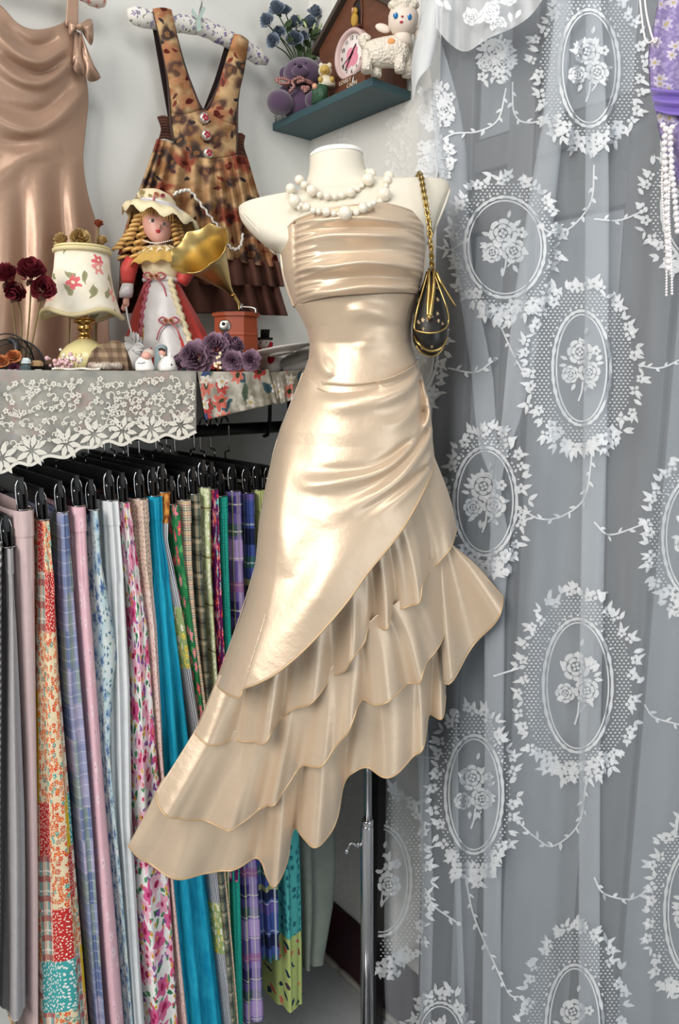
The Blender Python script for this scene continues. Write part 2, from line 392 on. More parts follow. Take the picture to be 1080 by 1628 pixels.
fr = lambda x, y, s: 1.5 * ridge_field(x, y, BR) - 5 * np.exp(-((x - 475 - (y - 380) * .03) / 3.0) ** 2)
o = obj('bodice', bodice(ytop, ymid, 90, 260, 3, fr), M_sat, dress, DM, solid=.0015)
kk = np.linspace(0, 2 * math.pi, 80, endpoint=False)
def edge_ring(yf, grow, dd=0):
    P = []
    for a in kk:
        k = .5 + .5 * math.cos(a); y = yf(k); l, r = sil(y); x = (l + r) / 2 + ((r - l) / 2 + grow) * math.cos(a)
        d = float(dfield(np.array(x), np.array(y))) if math.sin(a) >= 0 else -.8 * float(np.interp(y, RDT[:, 0], RDT[:, 1])) * abs(math.sin(a))
        P.append((x, y, d + (grow + dd) * math.sin(a)))
    return P
obj('neckline_edge', tube(edge_ring(ytop, 3), 1.6, 6, 1, True), M_sat, dress, DM)
SR = [([(640, 520), (580, 505), (545, 512)], 4, 12), ([(655, 560), (600, 545), (560, 560)], 3, 14), ([(500, 540), (515, 580), (530, 600)], 5, 10)]
ylow = lambda k: float(np.interp(k, [0, .3, .6, 1], [606, 626, 620, 596]))
obj('midriff', bodice(ymid, ylow, 50, 140, 0.5, lambda x, y, s: 1.8 * ridge_field(x, y, SR)), M_sat, dress, DM, solid=.001)
# hip drape: folds fan from the right hip
DR = [([(660, 572), (630, 592), (590, 603), (550, 605), (522, 596), (505, 575), (500, 562)], 7, 7),
      ([(503, 566), (512, 585), (520, 598)], 7, 6), ([(496, 580), (505, 600), (518, 606)], -6, 6),
      ([(664, 585), (640, 615), (600, 632), (540, 640), (490, 636)], 6, 11), ([(600, 607), (560, 616), (510, 618), (488, 632)], -5, 9),
      ([(668, 600), (655, 640), (620, 668), (575, 660)], 4, 9),
      ([(675, 615), (672, 660), (645, 700), (610, 726), (560, 742), (500, 752), (470, 745)], 10, 8), ([(672, 640), (660, 680), (635, 702), (590, 728), (540, 734), (480, 733)], -8, 7),
      ([(682, 640), (680, 680), (655, 715), (610, 755), (560, 780), (515, 795)], 7, 9), ([(676, 672), (655, 698), (610, 740), (560, 765), (500, 772)], -6, 8),
      ([(680, 712), (655, 745), (615, 775), (575, 800)], 5, 10), ([(672, 730), (640, 752), (600, 775), (560, 795)], -7, 7),
      ([(668, 590), (672, 630), (676, 670)], 8, 5), ([(662, 600), (664, 640), (660, 670)], -7, 5)]
DR2 = [([(474, 640), (462, 720), (452, 800), (470, 880)], 4, 16), ([(590, 800), (520, 880), (440, 960), (395, 1015)], 4, 26), ([(510, 800), (475, 900), (420, 1000)], -4, 24)]
HEM0 = [(361, 1044), (377, 1039), (404, 1034), (410, 1022), (432, 1011), (459, 995), (492, 968), (525, 935), (552, 905), (580, 869), (629, 815), (667, 760), (689, 725)]
Q = coons([(481, 592), (500, 603), (520, 606), (560, 609), (610, 601), (650, 583), (663, 572)], HEM0,
          [(481, 592), (464, 640), (447, 680), (436, 720), (427, 760), (417, 820), (413, 880), (399, 940), (377, 1000), (361, 1044)],
          [(663, 572), (669, 600), (679, 640), (685, 680), (689, 725)], 170, 170)
x, y = Q[..., 0], Q[..., 1]
obj('draped_skirt_panel', pgrid(Q, dfield(x, y) + 4 + 1.9 * ridge_field(x, y, DR, True) + 1.5 * ridge_field(x, y, DR2)), M_sat, dress, DM, solid=.0015)
def curve_d(pts, extra=0, fn=None):
    P = smooth_path(pts, 6); X = P[:, 0]; Y = P[:, 1]; return np.stack([X, Y, (fn or dfield)(X, Y) + extra], 1)
obj('panel_hem', tube(curve_d(HEM0, 5), 1.5, 6, 1), M_pipe, dress, DM)
# ruffle tiers
def tfield(x, y):
    l = np.interp(y, [725, 1044, 1107, 1190, 1271, 1320], [430, 361, 334, 280, 237, 237]); base = 118 + .07 * (y - 900) + 45 * np.clip((400 - x) / 160, 0, 1)
    right = -150 * np.clip((x - 590) / 160, 0, 1.4) ** 2
    left = -18 * np.clip((l + 60 - x) / 60, 0, 1) ** 2
    return base + right + left
HEM1 = [(334, 1107), (361, 1118), (394, 1122), (421, 1118), (438, 1108), (446, 1096), (456, 1092), (470, 1077), (498, 1061), (530, 1033), (547, 1017), (557, 998), (575, 982), (580, 966), (590, 962), (606, 958), (615, 942), (629, 938), (655, 925), (662, 903), (678, 894), (705, 869), (726, 841)]
HEM2 = [(280, 1186), (290, 1203), (323, 1222), (350, 1234), (388, 1238), (428, 1222), (438, 1210), (459, 1195), (487, 1162), (514, 1151), (530, 1134), (550, 1107), (560, 1088), (569, 1072), (593, 1072), (623, 1058), (655, 1048), (664, 1030), (683, 1014), (706, 987), (712, 935)]
HEM3 = [(237, 1271), (257, 1293), (290, 1307), (328, 1317), (361, 1322), (410, 1315), (426, 1316), (434, 1325), (449, 1322), (463, 1309), (468, 1282), (478, 1269), (503, 1271), (526, 1266), (538, 1248), (545, 1214), (558, 1186), (580, 1180), (607, 1185), (634, 1175), (660, 1158), (671, 1140), (678, 1126), (694, 1126), (703, 1120), (707, 1100)]
def tier(name, top, hem, left, right, waves, lift, seed, nu=220, nv=60):
    Q = coons(top, hem, left, right, nu, nv); x, y = Q[..., 0], Q[..., 1]
    v = np.linspace(0, 1, nv)[None, :]; s = np.linspace(0, 1, nu)[:, None]
    xs = x + (y - hem[0][1]) * .0
    d = tfield(x, y) + lift
    for cx, wd, am in waves:              # cx: where the fold meets the hem (px), runs up and slightly right
        hx = Q[:, -1, 0][:, None]
        d = d + 1.2 * am * (0.12 + .88 * v ** 1.1) * np.exp(-((hx - cx) / wd) ** 2)
    rg = random.Random(seed)
    for k in range(9):
        cx = rg.uniform(hem[0][0] + 20, hem[-1][0] - 20); hx = Q[:, -1, 0][:, None]
        d = d + rg.uniform(-3.0, 3.5) * (.3 + .7 * v) * np.exp(-((hx + 12 * (v - .5) * rg.uniform(-1, 1) - cx) / rg.uniform(5, 11)) ** 2)
    o = obj(name, pgrid(Q, d), M_sat, dress, DM, solid=.0012)
    e = np.concatenate([Q[:, -1], (d[:, -1] + .5)[:, None]], 1)
    obj('hem_piping', tube(e, 1.4, 6, 1), M_pipe, o, DM)
    return Q, d
def up(c, dx, dy): return [(x + dx, y + dy) for x, y in c]
TOP1 = [(366, 1030)] + up(HEM0[2:-1], 4, -14) + [(684, 720)]
tier('ruffle_tier', TOP1, HEM1, [(366, 1030), (350, 1070), (334, 1107)], [(684, 720), (705, 768), (718, 805), (726, 841)],
     [(352, 16, 8), (390, 14, -10), (438, 14, 22), (455, 8, -14), (500, 16, 14), (528, 10, -10), (556, 12, 16), (590, 9, -16), (607, 7, 16), (622, 7, -12), (655, 10, 18), (680, 9, -12), (712, 12, 14)], -8, 1)
TOP2 = [(338, 1098), (380, 1108), (421, 1104), (456, 1078), (500, 1046), (530, 1018), (557, 985), (590, 948), (629, 925), (662, 890), (690, 868)]
tier('ruffle_tier', TOP2, HEM2, [(338, 1098), (308, 1145), (280, 1186)], [(690, 868), (705, 890), (712, 935)],
     [(300, 18, 10), (345, 16, -10), (388, 16, 14), (425, 10, -8), (446, 9, 14), (480, 12, -10), (515, 14, 15), (552, 14, 14), (575, 8, -14), (610, 14, 10), (640, 9, -10), (660, 9, 14), (690, 10, 8)], -18, 2)
TOP3 = [(284, 1180), (323, 1208), (388, 1224), (428, 1205), (459, 1180), (487, 1148), (530, 1120), (560, 1070), (600, 1055), (650, 1030), (690, 1000), (706, 975)]
tier('ruffle_tier', TOP3, HEM3, [(284, 1180), (262, 1225), (237, 1271)], [(706, 975), (708, 1040), (707, 1100)],
     [(265, 22, -8), (310, 22, 8), (360, 26, -8), (415, 14, -16), (448, 13, 30), (472, 8, -20), (505, 17, 26), (545, 10, -18), (580, 16, -12), (620, 26, 12), (664, 9, 16), (680, 7, -14), (698, 8, 16)], -46, 5)
# the back of the skirt, flaring out to the right
TAIL = [(700, 1070), (711, 1068), (744, 1033), (776, 990), (797, 945)]
Q = coons([(690, 800), (698, 830), (706, 845), (714, 858), (722, 868)], TAIL, [(690, 800), (694, 930), (700, 1070)], [(722, 868), (755, 897), (797, 945)], 60, 50)
s = np.linspace(0, 1, 60)[:, None]; v = np.linspace(0, 1, 50)[None]
d = 28 - 12 * s + 16 * v * np.sin(s * 9 + .6) + 0 * Q[..., 0]
o = obj('back_ruffle', pgrid(Q, d), M_sat, dress, DM, solid=.0012)
e = np.concatenate([Q[:, -1], d[:, -1:]], 1); e2 = np.concatenate([Q[-1], d[-1][:, None]], 1)[::-1]
obj('hem_piping', tube(np.concatenate([e, e2[1:]]), 1.4, 6, 1), M_pipe, o, DM)
Q = coons([(482, 592), (560, 590), (663, 575)], [(300, 1180), (480, 1100), (700, 1000)], [(482, 592), (436, 720), (413, 880), (361, 1040), (300, 1180)], [(663, 575), (685, 680), (690, 800), (700, 1000)], 60, 60)
s = np.linspace(0, 1, 60)[:, None]; v = np.linspace(0, 1, 60)[None]
d = (-88 * np.sin(np.pi * s) ** .7 + 110 * v * (1 - s) + 5 * np.sin(s * 30) * v)
obj('back_panel', pgrid(Q, d), M_sat, dress, DM, solid=.0012)
# ------------------------------------------------------------------ sheer materials and embroidery
def sheer(name, rgb, fac, weave=0):
    m = bpy.data.materials.new(name); m.use_nodes = True; nt = m.node_tree; nt.nodes.clear()
    out = nt.nodes.new('ShaderNodeOutputMaterial'); mx = nt.nodes.new('ShaderNodeMixShader'); tr = nt.nodes.new('ShaderNodeBsdfTransparent')
    df = nt.nodes.new('ShaderNodeBsdfDiffuse'); tl = nt.nodes.new('ShaderNodeBsdfTranslucent'); m2 = nt.nodes.new('ShaderNodeMixShader')
    for q in (df, tl): q.inputs['Color'].default_value = (*lin(*rgb), 1)
    m2.inputs[0].default_value = .25; L = nt.links.new
    L(df.outputs[0], m2.inputs[1]); L(tl.outputs[0], m2.inputs[2]); L(tr.outputs[0], mx.inputs[1]); L(m2.outputs[0], mx.inputs[2]); L(mx.outputs[0], out.inputs[0])
    if weave:
        tc = nt.nodes.new('ShaderNodeTexCoord'); no = nt.nodes.new('ShaderNodeTexNoise'); no.inputs['Scale'].default_value = weave
        mp = nt.nodes.new('ShaderNodeMapping'); mp.inputs['Scale'].default_value = (1, 1, .12)
        mr = nt.nodes.new('ShaderNodeMapRange'); mr.inputs[3].default_value = fac * .8; mr.inputs[4].default_value = fac * 1.2
        L(tc.outputs['Object'], mp.inputs[0]); L(mp.outputs[0], no.inputs[0]); L(no.outputs[0], mr.inputs[0]); L(mr.outputs[0], mx.inputs[0])
    else: mx.inputs[0].default_value = fac
    return m
M_net = sheer('curtain_net', (216, 223, 230), .28, 60); M_net2 = sheer('curtain_net_doubled', (238, 240, 241), .62, 60)
t = NT('curtain_thread', .8, .1); t.set('Alpha', .62); t.set('Transmission Weight', 0.0); M_thr = t.base(lin(240, 243, 246))
class Emb:
    def __init__(s): s.V = []; s.F = []; s.G = []
    def poly(s, pts):
        n = len(s.V); s.V += [tuple(p) for p in pts]; s.G += [len(s.F)] * len(pts); s.F.append(tuple(range(n, n + len(pts))))
    def petal(s, x, y, a, L, W, k=7):
        c, q = math.cos(a), math.sin(a); P = []
        for i in range(k):
            u = i / (k - 1) * 2 - 1; f = W * math.sqrt(max(0, 1 - u * u)) ; P.append(((u + 1) / 2 * L, f / 2))
        P += [(u, -v) for u, v in P[-2:0:-1]]
        s.poly([(x + u * c - v * q, y + u * q + v * c) for u, v in P])
    def leaf(s, x, y, a, L, W):
        c, q = math.cos(a), math.sin(a)
        s.poly([(x + u * c - v * q, y + u * q + v * c) for u, v in ((0, 0), (L * .35, W / 2), (L * .7, W * .38), (L, 0), (L * .7, -W * .38), (L * .35, -W / 2))])
    def flower(s, x, y, r, n=5, a=0.0):
        for i in range(n): s.petal(x + .18 * r * math.cos(a + 6.283 * i / n), y + .18 * r * math.sin(a + 6.283 * i / n), a + 6.283 * i / n, r * .85, r * .72, 6)
    def band(s, pts, w, closed=False):
        P = np.asarray(pts, float); T = (np.roll(P, -1, 0) - np.roll(P, 1, 0)) if closed else np.gradient(P, axis=0)
        T /= np.linalg.norm(T, axis=1)[:, None] + 1e-9; N = np.stack([-T[:, 1], T[:, 0]], 1); ww = w if np.ndim(w) == 0 else np.asarray(w)[:, None]
        n0 = len(s.V); m = len(P); s.G += [len(s.F)] * (2 * m); A = P + N * ww / 2; B = P - N * ww / 2
        s.V += [tuple(p) for p in A] + [tuple(p) for p in B]
        for i in range(m if closed else m - 1):
            j = (i + 1) % m; s.F.append((n0 + i, n0 + j, n0 + m + j, n0 + m + i))
    def vine(s, pts, rg, lw=4, step=13, L=11):
        P = smooth_path(pts, 10); s.band(P, 2.6); acc = 0; side = 1
        for i in range(1, len(P) - 1):
            acc += np.linalg.norm(P[i] - P[i - 1])
            if acc > step:
                acc = 0; side = -side; a = math.atan2(*(P[i + 1] - P[i - 1])[::-1]) + side * rg.uniform(.6, 1.0)
                s.leaf(P[i][0], P[i][1], a, L * rg.uniform(.8, 1.3), lw * rg.uniform(1, 1.5))
        a = math.atan2(*(P[-1] - P[-2])[::-1]); s.petal(P[-1][0], P[-1][1], a, 9, 7)
    def rose(s, x, y, r, rg):
        """an opened rose of separate overlapping petal shapes with gaps showing as lines"""
        s.flower(x, y, r * .3, 4, rg.uniform(0, 3))
        for k, (rr_, n) in enumerate(((.36, 5), (.68, 7))):
            a0 = rg.uniform(0, 6)
            for i in range(n):
                a = a0 + 6.283 * i / n; h = 3.02 / n; P = []
                for u in np.linspace(-1, 1, 5): P.append((x + r * rr_ * math.cos(a + u * h), y + r * rr_ * math.sin(a + u * h)))
                ro = rr_ + (.29 if k == 0 else .34)
                for u in np.linspace(1, -1, 6): P.append((x + r * (ro - .1 * u * u + rg.uniform(-.02, .02)) * math.cos(a + u * h * .94), y + r * (ro - .1 * u * u) * math.sin(a + u * h * .94)))
                s.poly(P)
    def spray(s, cx, cy, rx, ry, rg, n=3):
        sc = min(1.0, rx / 45)
        s.rose(cx - 3 * sc, cy - .30 * ry, 23 * sc, rg); s.rose(cx + 14 * sc, cy + .08 * ry, 20 * sc, rg); s.rose(cx - 20 * sc, cy + .12 * ry, 16 * sc, rg)
        for i in range(12):
            a = rg.uniform(0, 6.28); s.leaf(cx + math.cos(a) * 26 * sc, cy - .05 * ry + math.sin(a) * 36 * sc, a + rg.uniform(-.4, .4), 15 * sc, 7 * sc)
        s.band(smooth_path([(cx + 2, cy + .25 * ry), (cx, cy + .45 * ry), (cx - 5, cy + .62 * ry)], 5), 3); s.band(smooth_path([(cx + 12, cy + .3 * ry), (cx + 4, cy + .42 * ry)], 4), 2.4)
        s.flower(cx + 26 * sc, cy - .32 * ry, 9 * sc, 5); s.leaf(cx + 5, cy - .62 * ry, -1.3, 14 * sc, 6)
    def medallion(s, cx, cy, rx, ry, ox, oy, rg):
        th = np.linspace(0, 2 * math.pi, 60, endpoint=False); c, q = np.cos(th), np.sin(th)
        s.band(np.stack([cx + rx * c, cy + ry * q], 1), 2.4, True)
        w = 4.5 + 1.8 * np.sin(th * 26); s.band(np.stack([cx + (rx + 6) * c, cy + (ry + 6) * q], 1), w, True)
        # net of dots between the oval and the garland
        pitch = 7.0
        for j in range(int(-oy / 5) - 1, int(oy / 5) + 2):
            for i in range(int(-ox / pitch) - 1, int(ox / pitch) + 2):
                x, y = (i + .5 * (j % 2)) * pitch, j * 5.0
                if (x / (rx + 12)) ** 2 + (y / (ry + 12)) ** 2 > 1 and (x / (ox - 10)) ** 2 + (y / (oy - 10)) ** 2 < 1:
                    s.poly([(cx + x - 2.1, cy + y), (cx + x, cy + y + 1.5), (cx + x + 2.1, cy + y), (cx + x, cy + y - 1.5)])
        for k in range(14): s.poly([(cx + (rx + 12) * math.cos(a) + 2.2 * math.cos(e), cy + (ry + 12) * math.sin(a) + 2.2 * math.sin(e)) for a in [-1.57 + (k - 7) * .17] for e in np.linspace(0, 6.28, 7)[:-1]])
        s.spray(cx, cy, rx, ry, rg)
        n = int((ox + oy) * math.pi / 15); 
        for k in range(n):
            a = 6.283 * k / n + rg.uniform(-.03, .03); j = rg.uniform(-7, 7); x, y = cx + (ox - 4 + j) * math.cos(a), cy + (oy - 4 + j) * math.sin(a)
            m = k % 3
            if m: s.flower(x, y, rg.uniform(7.5, 9.5), 5 if m == 1 else 4, rg.uniform(0, 6))
            for q2 in range(2): s.leaf(x, y, a + rg.uniform(-1.1, 1.1), rg.uniform(13, 20), rg.uniform(5, 8))
        for k in range(9):                 # heavier bunch under the oval
            a = 1.57 + (k - 4) * .16; x, y = cx + (ox - 12) * math.cos(a), cy + (oy - 14) * math.sin(a) + rg.uniform(-10, 8)
            s.flower(x, y, 10, 5, rg.uniform(0, 6)); s.leaf(x, y, a + rg.uniform(-1, 1), 18, 8)
def emb_obj(name, E, axis, val, mat, parent, front=None, keep=None, lift=.0015, sgn=1):
    V = np.array(E.V); W = on_axis(V, axis, val); F = E.F; J = (np.array(E.G) * 7919 % 41) * 2.5e-5
    if keep is not None:
        F = [f for f in F if keep(W[f[0]], V[f[0]])]
    if front is not None:
        A = front(W) + J; r = W - CAM; r2 = r * ((A + lift - CAM[axis]) / r[:, axis])[:, None]; W = CAM + r2
    else:
        r = W - CAM; W = CAM + r * ((val + J - CAM[axis]) / r[:, axis])[:, None]
    used = sorted({i for f in F for i in f}); mp = {k: i for i, k in enumerate(used)}
    if not F: return None
    return obj(name, (W[used], [tuple(mp[i] for i in f) for f in F]), mat, parent, smooth=False, fixn=False)
# ------------------------------------------------------------------ the lace curtain
A0 = .075
def b_of(pts):
    P = np.array([onR(x, y, A0) for x, y in pts]); o_ = np.argsort(P[:, 2]); return P[o_, 2], P[o_, 1]
EDGE = b_of([(676, 0), (657, 100), (660, 200), (664, 290), (672, 420), (668, 700), (650, 1000), (624, 1220), (611, 1330), (605, 1560), (614, 1640)])
FOLDS = [  # px path, width m, overlap, forward
    (b_of([(690, 30), (712, 150), (738, 300), (758, 450), (778, 600), (786, 800)]), .030, .036, .022, (1.28, 2.5)),
    (b_of([(915, 0), (900, 200), (872, 400), (838, 600), (812, 800), (799, 950), (800, 1200), (796, 1640)]), .026, .032, .026, (-1, 3)),
    (b_of([(966, 0), (960, 300), (955, 700), (952, 1100), (950, 1640)]), .027, .031, .022, (-1, 3)),
    (b_of([(735, 1080), (733, 1300), (738, 1640)]), .018, .021, .016, (-1, 1.0)),
    (b_of([(680, 1150), (690, 1400), (684, 1640)]), .022, .025, .018, (-1, 1.05)),
    (b_of([(1120, 0), (1130, 700), (1140, 1640)]), .03, .036, .02, (-1, 3))]
zs = np.linspace(.015, 2.5, 150); NU = 420; br = 1.62
P = np.zeros((len(zs), NU, 3))
for i, z in enumerate(zs):
    bl = np.interp(z, *EDGE); wv = np.linspace(0, 1, NU); b = bl + wv * (br - bl); a = A0 + .010 * np.sin(b * 38 + .8 * math.sin(z * 2.1)) + .006 * np.sin(b * 71 + z * 1.3) - .014 * np.exp(-((b - bl) / .03) ** 2)
    b2 = b.copy()
    for (fz, fb), wd, ov, fw, (z0, z1) in FOLDS:
        c = np.interp(z, fz, fb); k = np.clip((z - z0) / .15, 0, 1) * np.clip((z1 - z) / .15, 0, 1); q = (b - c) / wd
        b2 = b2 - 2 * 1.35 * ov * k * q * np.exp(-q * q); a = a + 1.2 * fw * k * np.exp(-(q / 1.1) ** 2)
    P[i] = np.stack([a, b2, np.full(NU, z)], 1)
curtain = thing('lace_curtain', 'sheer white lace curtain with oval rose medallions, hanging over the grey door', 'curtain', (A0, .9, .0))
obj('net', grid(P), M_net, curtain, fixn=False)
bb = np.linspace(.25, 1.7, 600); FR = np.full((len(zs), len(bb)), A0)
for i in range(len(zs)):
    best = np.full(len(bb), -1.0)
    for j in range(NU - 1):
        b0, b1 = P[i, j, 1], P[i, j + 1, 1]; lo, hi = (b0, b1) if b0 < b1 else (b1, b0)
        m0, m1 = np.searchsorted(bb, lo), np.searchsorted(bb, hi)
        if m1 > m0:
            f = (bb[m0:m1] - b0) / (b1 - b0 + 1e-12); best[m0:m1] = np.maximum(best[m0:m1], P[i, j, 0] + f * (P[i, j + 1, 0] - P[i, j, 0]))
    FR[i] = np.where(best > 0, best, A0)
def front_a(W):
    zi = np.clip(np.round((W[:, 2] - zs[0]) / (zs[1] - zs[0])).astype(int), 0, len(zs) - 1); bi = np.clip(np.searchsorted(bb, W[:, 1]), 0, len(bb) - 1)
    zf = np.clip((W[:, 2] - zs[0]) / (zs[1] - zs[0]), 0, len(zs) - 1.001); z0 = zf.astype(int); fr_ = zf - z0
    return FR[z0, bi] * (1 - fr_) + FR[z0 + 1, bi] * fr_
keepc = lambda W, v: W[1] > np.interp(W[2], *EDGE) + .004 and W[2] > .01
rg = random.Random(11)
MED = [(803, 393, 58, 74, 88, 115), (937, 108, 42, 87, 88, 130), (925, 585, 40, 85, 92, 135), (772, 797, 44, 80, 66, 118), (919, 1090, 49, 100, 96, 152), (754, 1263, 40, 88, 68, 138), (914, 1638, 40, 98, 84, 170),
       (1108, 855, 48, 92, 84, 126), (1108, 1450, 45, 100, 82, 150), (1106, 330, 48, 80, 82, 112), (606, 1400, 42, 82, 78, 150), (700, 1660, 35, 60, 55, 85), (660, 560, 30, 60, 50, 90)]
for q in MED:
    E = Emb(); E.medallion(*q, rg); emb_obj('embroidered_medallion', E, 0, A0 + .01, M_thr, curtain, front_a, keepc)
VINES = [[(815, 130), (818, 180), (840, 195), (885, 185)], [(805, 140), (792, 190), (760, 209), (720, 213), (690, 232)], [(945, 262), (940, 320), (910, 360), (880, 370), (862, 362)], [(945, 348), (985, 350), (1022, 336)],
         [(690, 390), (715, 397), (738, 384)], [(797, 520), (815, 560), (832, 592)], [(712, 585), (755, 592), (784, 574)], [(942, 720), (930, 790), (895, 820), (860, 825), (830, 810)], [(945, 830), (970, 850), (1022, 834)],
         [(1025, 1120), (1040, 1140), (1080, 1152)], [(932, 1245), (920, 1310), (880, 1345), (850, 1330), (828, 1310)], [(945, 1395), (960, 1420), (1000, 1430), (1027, 1418)], [(742, 1405), (755, 1460), (790, 1540), (810, 1580), (826, 1585)],
         [(676, 1412), (690, 1440), (726, 1466)], [(640, 1200), (690, 1205)], [(785, 1075), (826, 1062)], [(1015, 580), (1050, 585), (1085, 570)]]
for vn in VINES:
    E = Emb(); E.vine(vn, rg); emb_obj('embroidered_vine', E, 0, A0 + .01, M_thr, curtain, front_a, keepc)
for cx, cy in ((695, 170), (790, 95), (694, 255)):
    E = Emb(); E.spray(cx, cy, 38, 50, rg)
    for k in range(10): E.flower(cx + rg.uniform(-24, 24), cy + rg.uniform(-34, 34), 8, 5, rg.uniform(0, 6)); E.leaf(cx + rg.uniform(-24, 24), cy + rg.uniform(-30, 34), rg.uniform(0, 6), 15, 7)
    emb_obj('embroidered_spray', E, 0, A0 + .01, M_thr, curtain, front_a, keepc)
# doubled cloth bunched at the curtain's upper left corner
def patch_R(Q, a): 
    W = on_axis(Q.reshape(-1, 2), 0, A0); r = W - CAM; k = (a.reshape(-1) - CAM[0]) / r[:, 0]; return (CAM + r * k[:, None]).reshape(Q.shape[0], Q.shape[1], 3)
Q = coons([(688, -40), (760, -40), (880, -40)], [(690, 40), (716, 70), (742, 82), (775, 62), (820, 42), (850, 18), (880, -30)], [(688, -40), (690, 40)], [(880, -40), (880, -30)], 60, 20)
s = np.linspace(0, 1, 60)[:, None]; v = np.linspace(0, 1, 20)[None]
obj('bunched_header', grid(patch_R(Q, .125 + .012 * np.sin(s * 17) * v + .006 * np.sin(s * 41))), M_net2, curtain, fixn=False)
Q = coons([(690, -30), (700, -30), (712, -30)], [(657, 168), (664, 130), (686, 104)], [(690, -30), (668, 40), (655, 100), (657, 168)], [(712, -30), (700, 40), (686, 104)], 24, 40)
s = np.linspace(0, 1, 24)[:, None]; v = np.linspace(0, 1, 40)[None]
obj('turned_back_edge', grid(patch_R(Q, .118 + .016 * np.sin(s * 3.1) + 0 * v)), M_net2, curtain, fixn=False, solid=.001)
E = Emb()
for k in range(16): E.rose(700 + rg.uniform(0, 120), 5 + rg.uniform(-15, 50 - 0), 14, rg) if k < 7 else E.leaf(700 + rg.uniform(0, 130), rg.uniform(-10, 45), rg.uniform(0, 6), 18, 8)
emb_obj('embroidered_header', E, 0, .145, M_thr, curtain, None, lambda W, v: v[1] < 70 - max(0, v[0] - 745) * .55)['kind'] = 'stuff'
# ------------------------------------------------------------------ rack: shelf board, rod, brackets
M_blk = flat('black_metal', (24, 24, 25), .4, .4); M_wood = flat('dark_board', (38, 32, 30), .6, .3); M_chr = flat('chrome_wire', (185, 185, 185), .22, .5, Metallic=1.0)
ZB = 1.559; ZROD = 1.4515; BROD = .17; BF = .332
rack = thing('garment_rack', 'black garment rack with a display board on top and a rod full of skirts', 'rack', (.7, .17, 0))
obj('top_board', box(.012, 1.35, .012, .322, ZB - .016, ZB), M_wood, rack, smooth=False, bevel=.002)
obj('hanging_rod', tube([(.016, BROD, ZROD), (1.35, BROD, ZROD)], .0115, 16, 1), M_blk, rack)
for a in (.23, 1.0):
    for db in (-.012, .014): obj('rod_bracket', tube([(a + db * 1.8, BROD + .02, ZB - .016), (a + db * 1.8, BROD + .022, ZROD + .03), (a + db * 1.8, BROD + .014, ZROD - .01), (a + db * 1.8, BROD, ZROD - .017)], .004, 8, 4), M_blk, rack)
for a in (.05, 1.33):
    for b in (.04, .30): obj('upright', box(a - .012, a + .012, b - .012, b + .012, 0, ZB - .016), M_blk, rack, smooth=False)
# ------------------------------------------------------------------ prints
def P_(name): return NT(name, .85, .15)
def solidp(name, rgb, var=.1):
    t = P_(name); c = lin(*rgb); return clothfin(t, t.mix(t.noise(t.uv(), 25, 4)[0], tuple(k * (1 - var) for k in c), tuple(min(1, k * (1 + var)) for k in c)))
def p_ging(name, base, cols, per, op=.6):
    t = P_(name); B = []
    for i, c in enumerate(cols):
        B += [(0, per * len(cols), i / len(cols), .5 / len(cols), lin(*c), op), (1, per * len(cols), i / len(cols), .5 / len(cols), lin(*c), op)]
    return clothfin(t, plaid(t, t.uv(), lin(*base), B))
def cellpick(t, sx, sy, off=0.0):
    v = t.vm('MULTIPLY', t.uv(), (sx, sy, 1)); f = t.vm('ADD', t.vm('FLOOR', v), (off, off * 2, 0))
    n = t.n.new('ShaderNodeTexWhiteNoise'); n.noise_dimensions = '2D'; t.put(n.inputs['Vector'], f); return n.outputs
SM = {}
SM['gingham'] = p_ging('black_white_check', (228, 226, 222), [(18, 18, 20)], .011, .72)
SM['sheer'] = solidp('grey_chiffon', (176, 172, 174)); SM['dusty'] = solidp('dusty_pink_cotton', (206, 182, 181))
t = P_('red_patchwork'); uv = t.uv(); pk = cellpick(t, 24, 11)
A = flowers(t, lin(232, 214, 178), uv, 95, .46, 5, lin(205, 52, 44), lin(224, 92, 60), lin(240, 210, 90), .8); A = flowers(t, A, uv, 80, .42, 6, lin(70, 150, 140), lin(214, 110, 70), lin(240, 230, 200), .6, (7.3, 2.1, 0))
B = plaid(t, uv, lin(232, 220, 200), [(0, .028, .1, .3, lin(70, 160, 160), .8), (1, .034, .2, .3, lin(176, 52, 56), .7), (0, .028, .6, .12, lin(222, 170, 140), .9), (1, .034, .7, .08, lin(250, 245, 235), .9), (0, .028, .8, .1, lin(176, 52, 56), .8)])
Cc = flowers(t, lin(226, 190, 50), uv, 60, .2, 5, lin(245, 240, 215), lin(245, 240, 215), lin(240, 220, 120), .7)
dd = flowers(t, lin(196, 52, 50), uv, 190, .3, 1, lin(245, 225, 205), lin(245, 225, 205), lin(245, 225, 205), 1.0); ee = flowers(t, lin(70, 165, 165), uv, 150, .34, 1, lin(240, 235, 225), lin(240, 235, 225), lin(240, 235, 225), 1.0)
w_ = pk[0]; col = t.mix(t.ma('GREATER_THAN', w_, .38), A, B); col = t.mix(t.ma('GREATER_THAN', w_, .62), col, dd); col = t.mix(t.ma('GREATER_THAN', w_, .8), col, Cc); col = t.mix(t.ma('GREATER_THAN', w_, .88), col, ee)
SM['patchwork'] = clothfin(t, col)
t = P_('blue_patch_plaid'); pk = cellpick(t, 36, 17, 3.0); c = t.mix(t.rampf(pk[0], .2, .4), lin(176, 168, 196), lin(132, 146, 184)); c = t.mix(t.ma('GREATER_THAN', pk[0], .6), c, lin(138, 156, 152)); c = t.mix(t.ma('GREATER_THAN', pk[0], .8), c, lin(96, 116, 160))
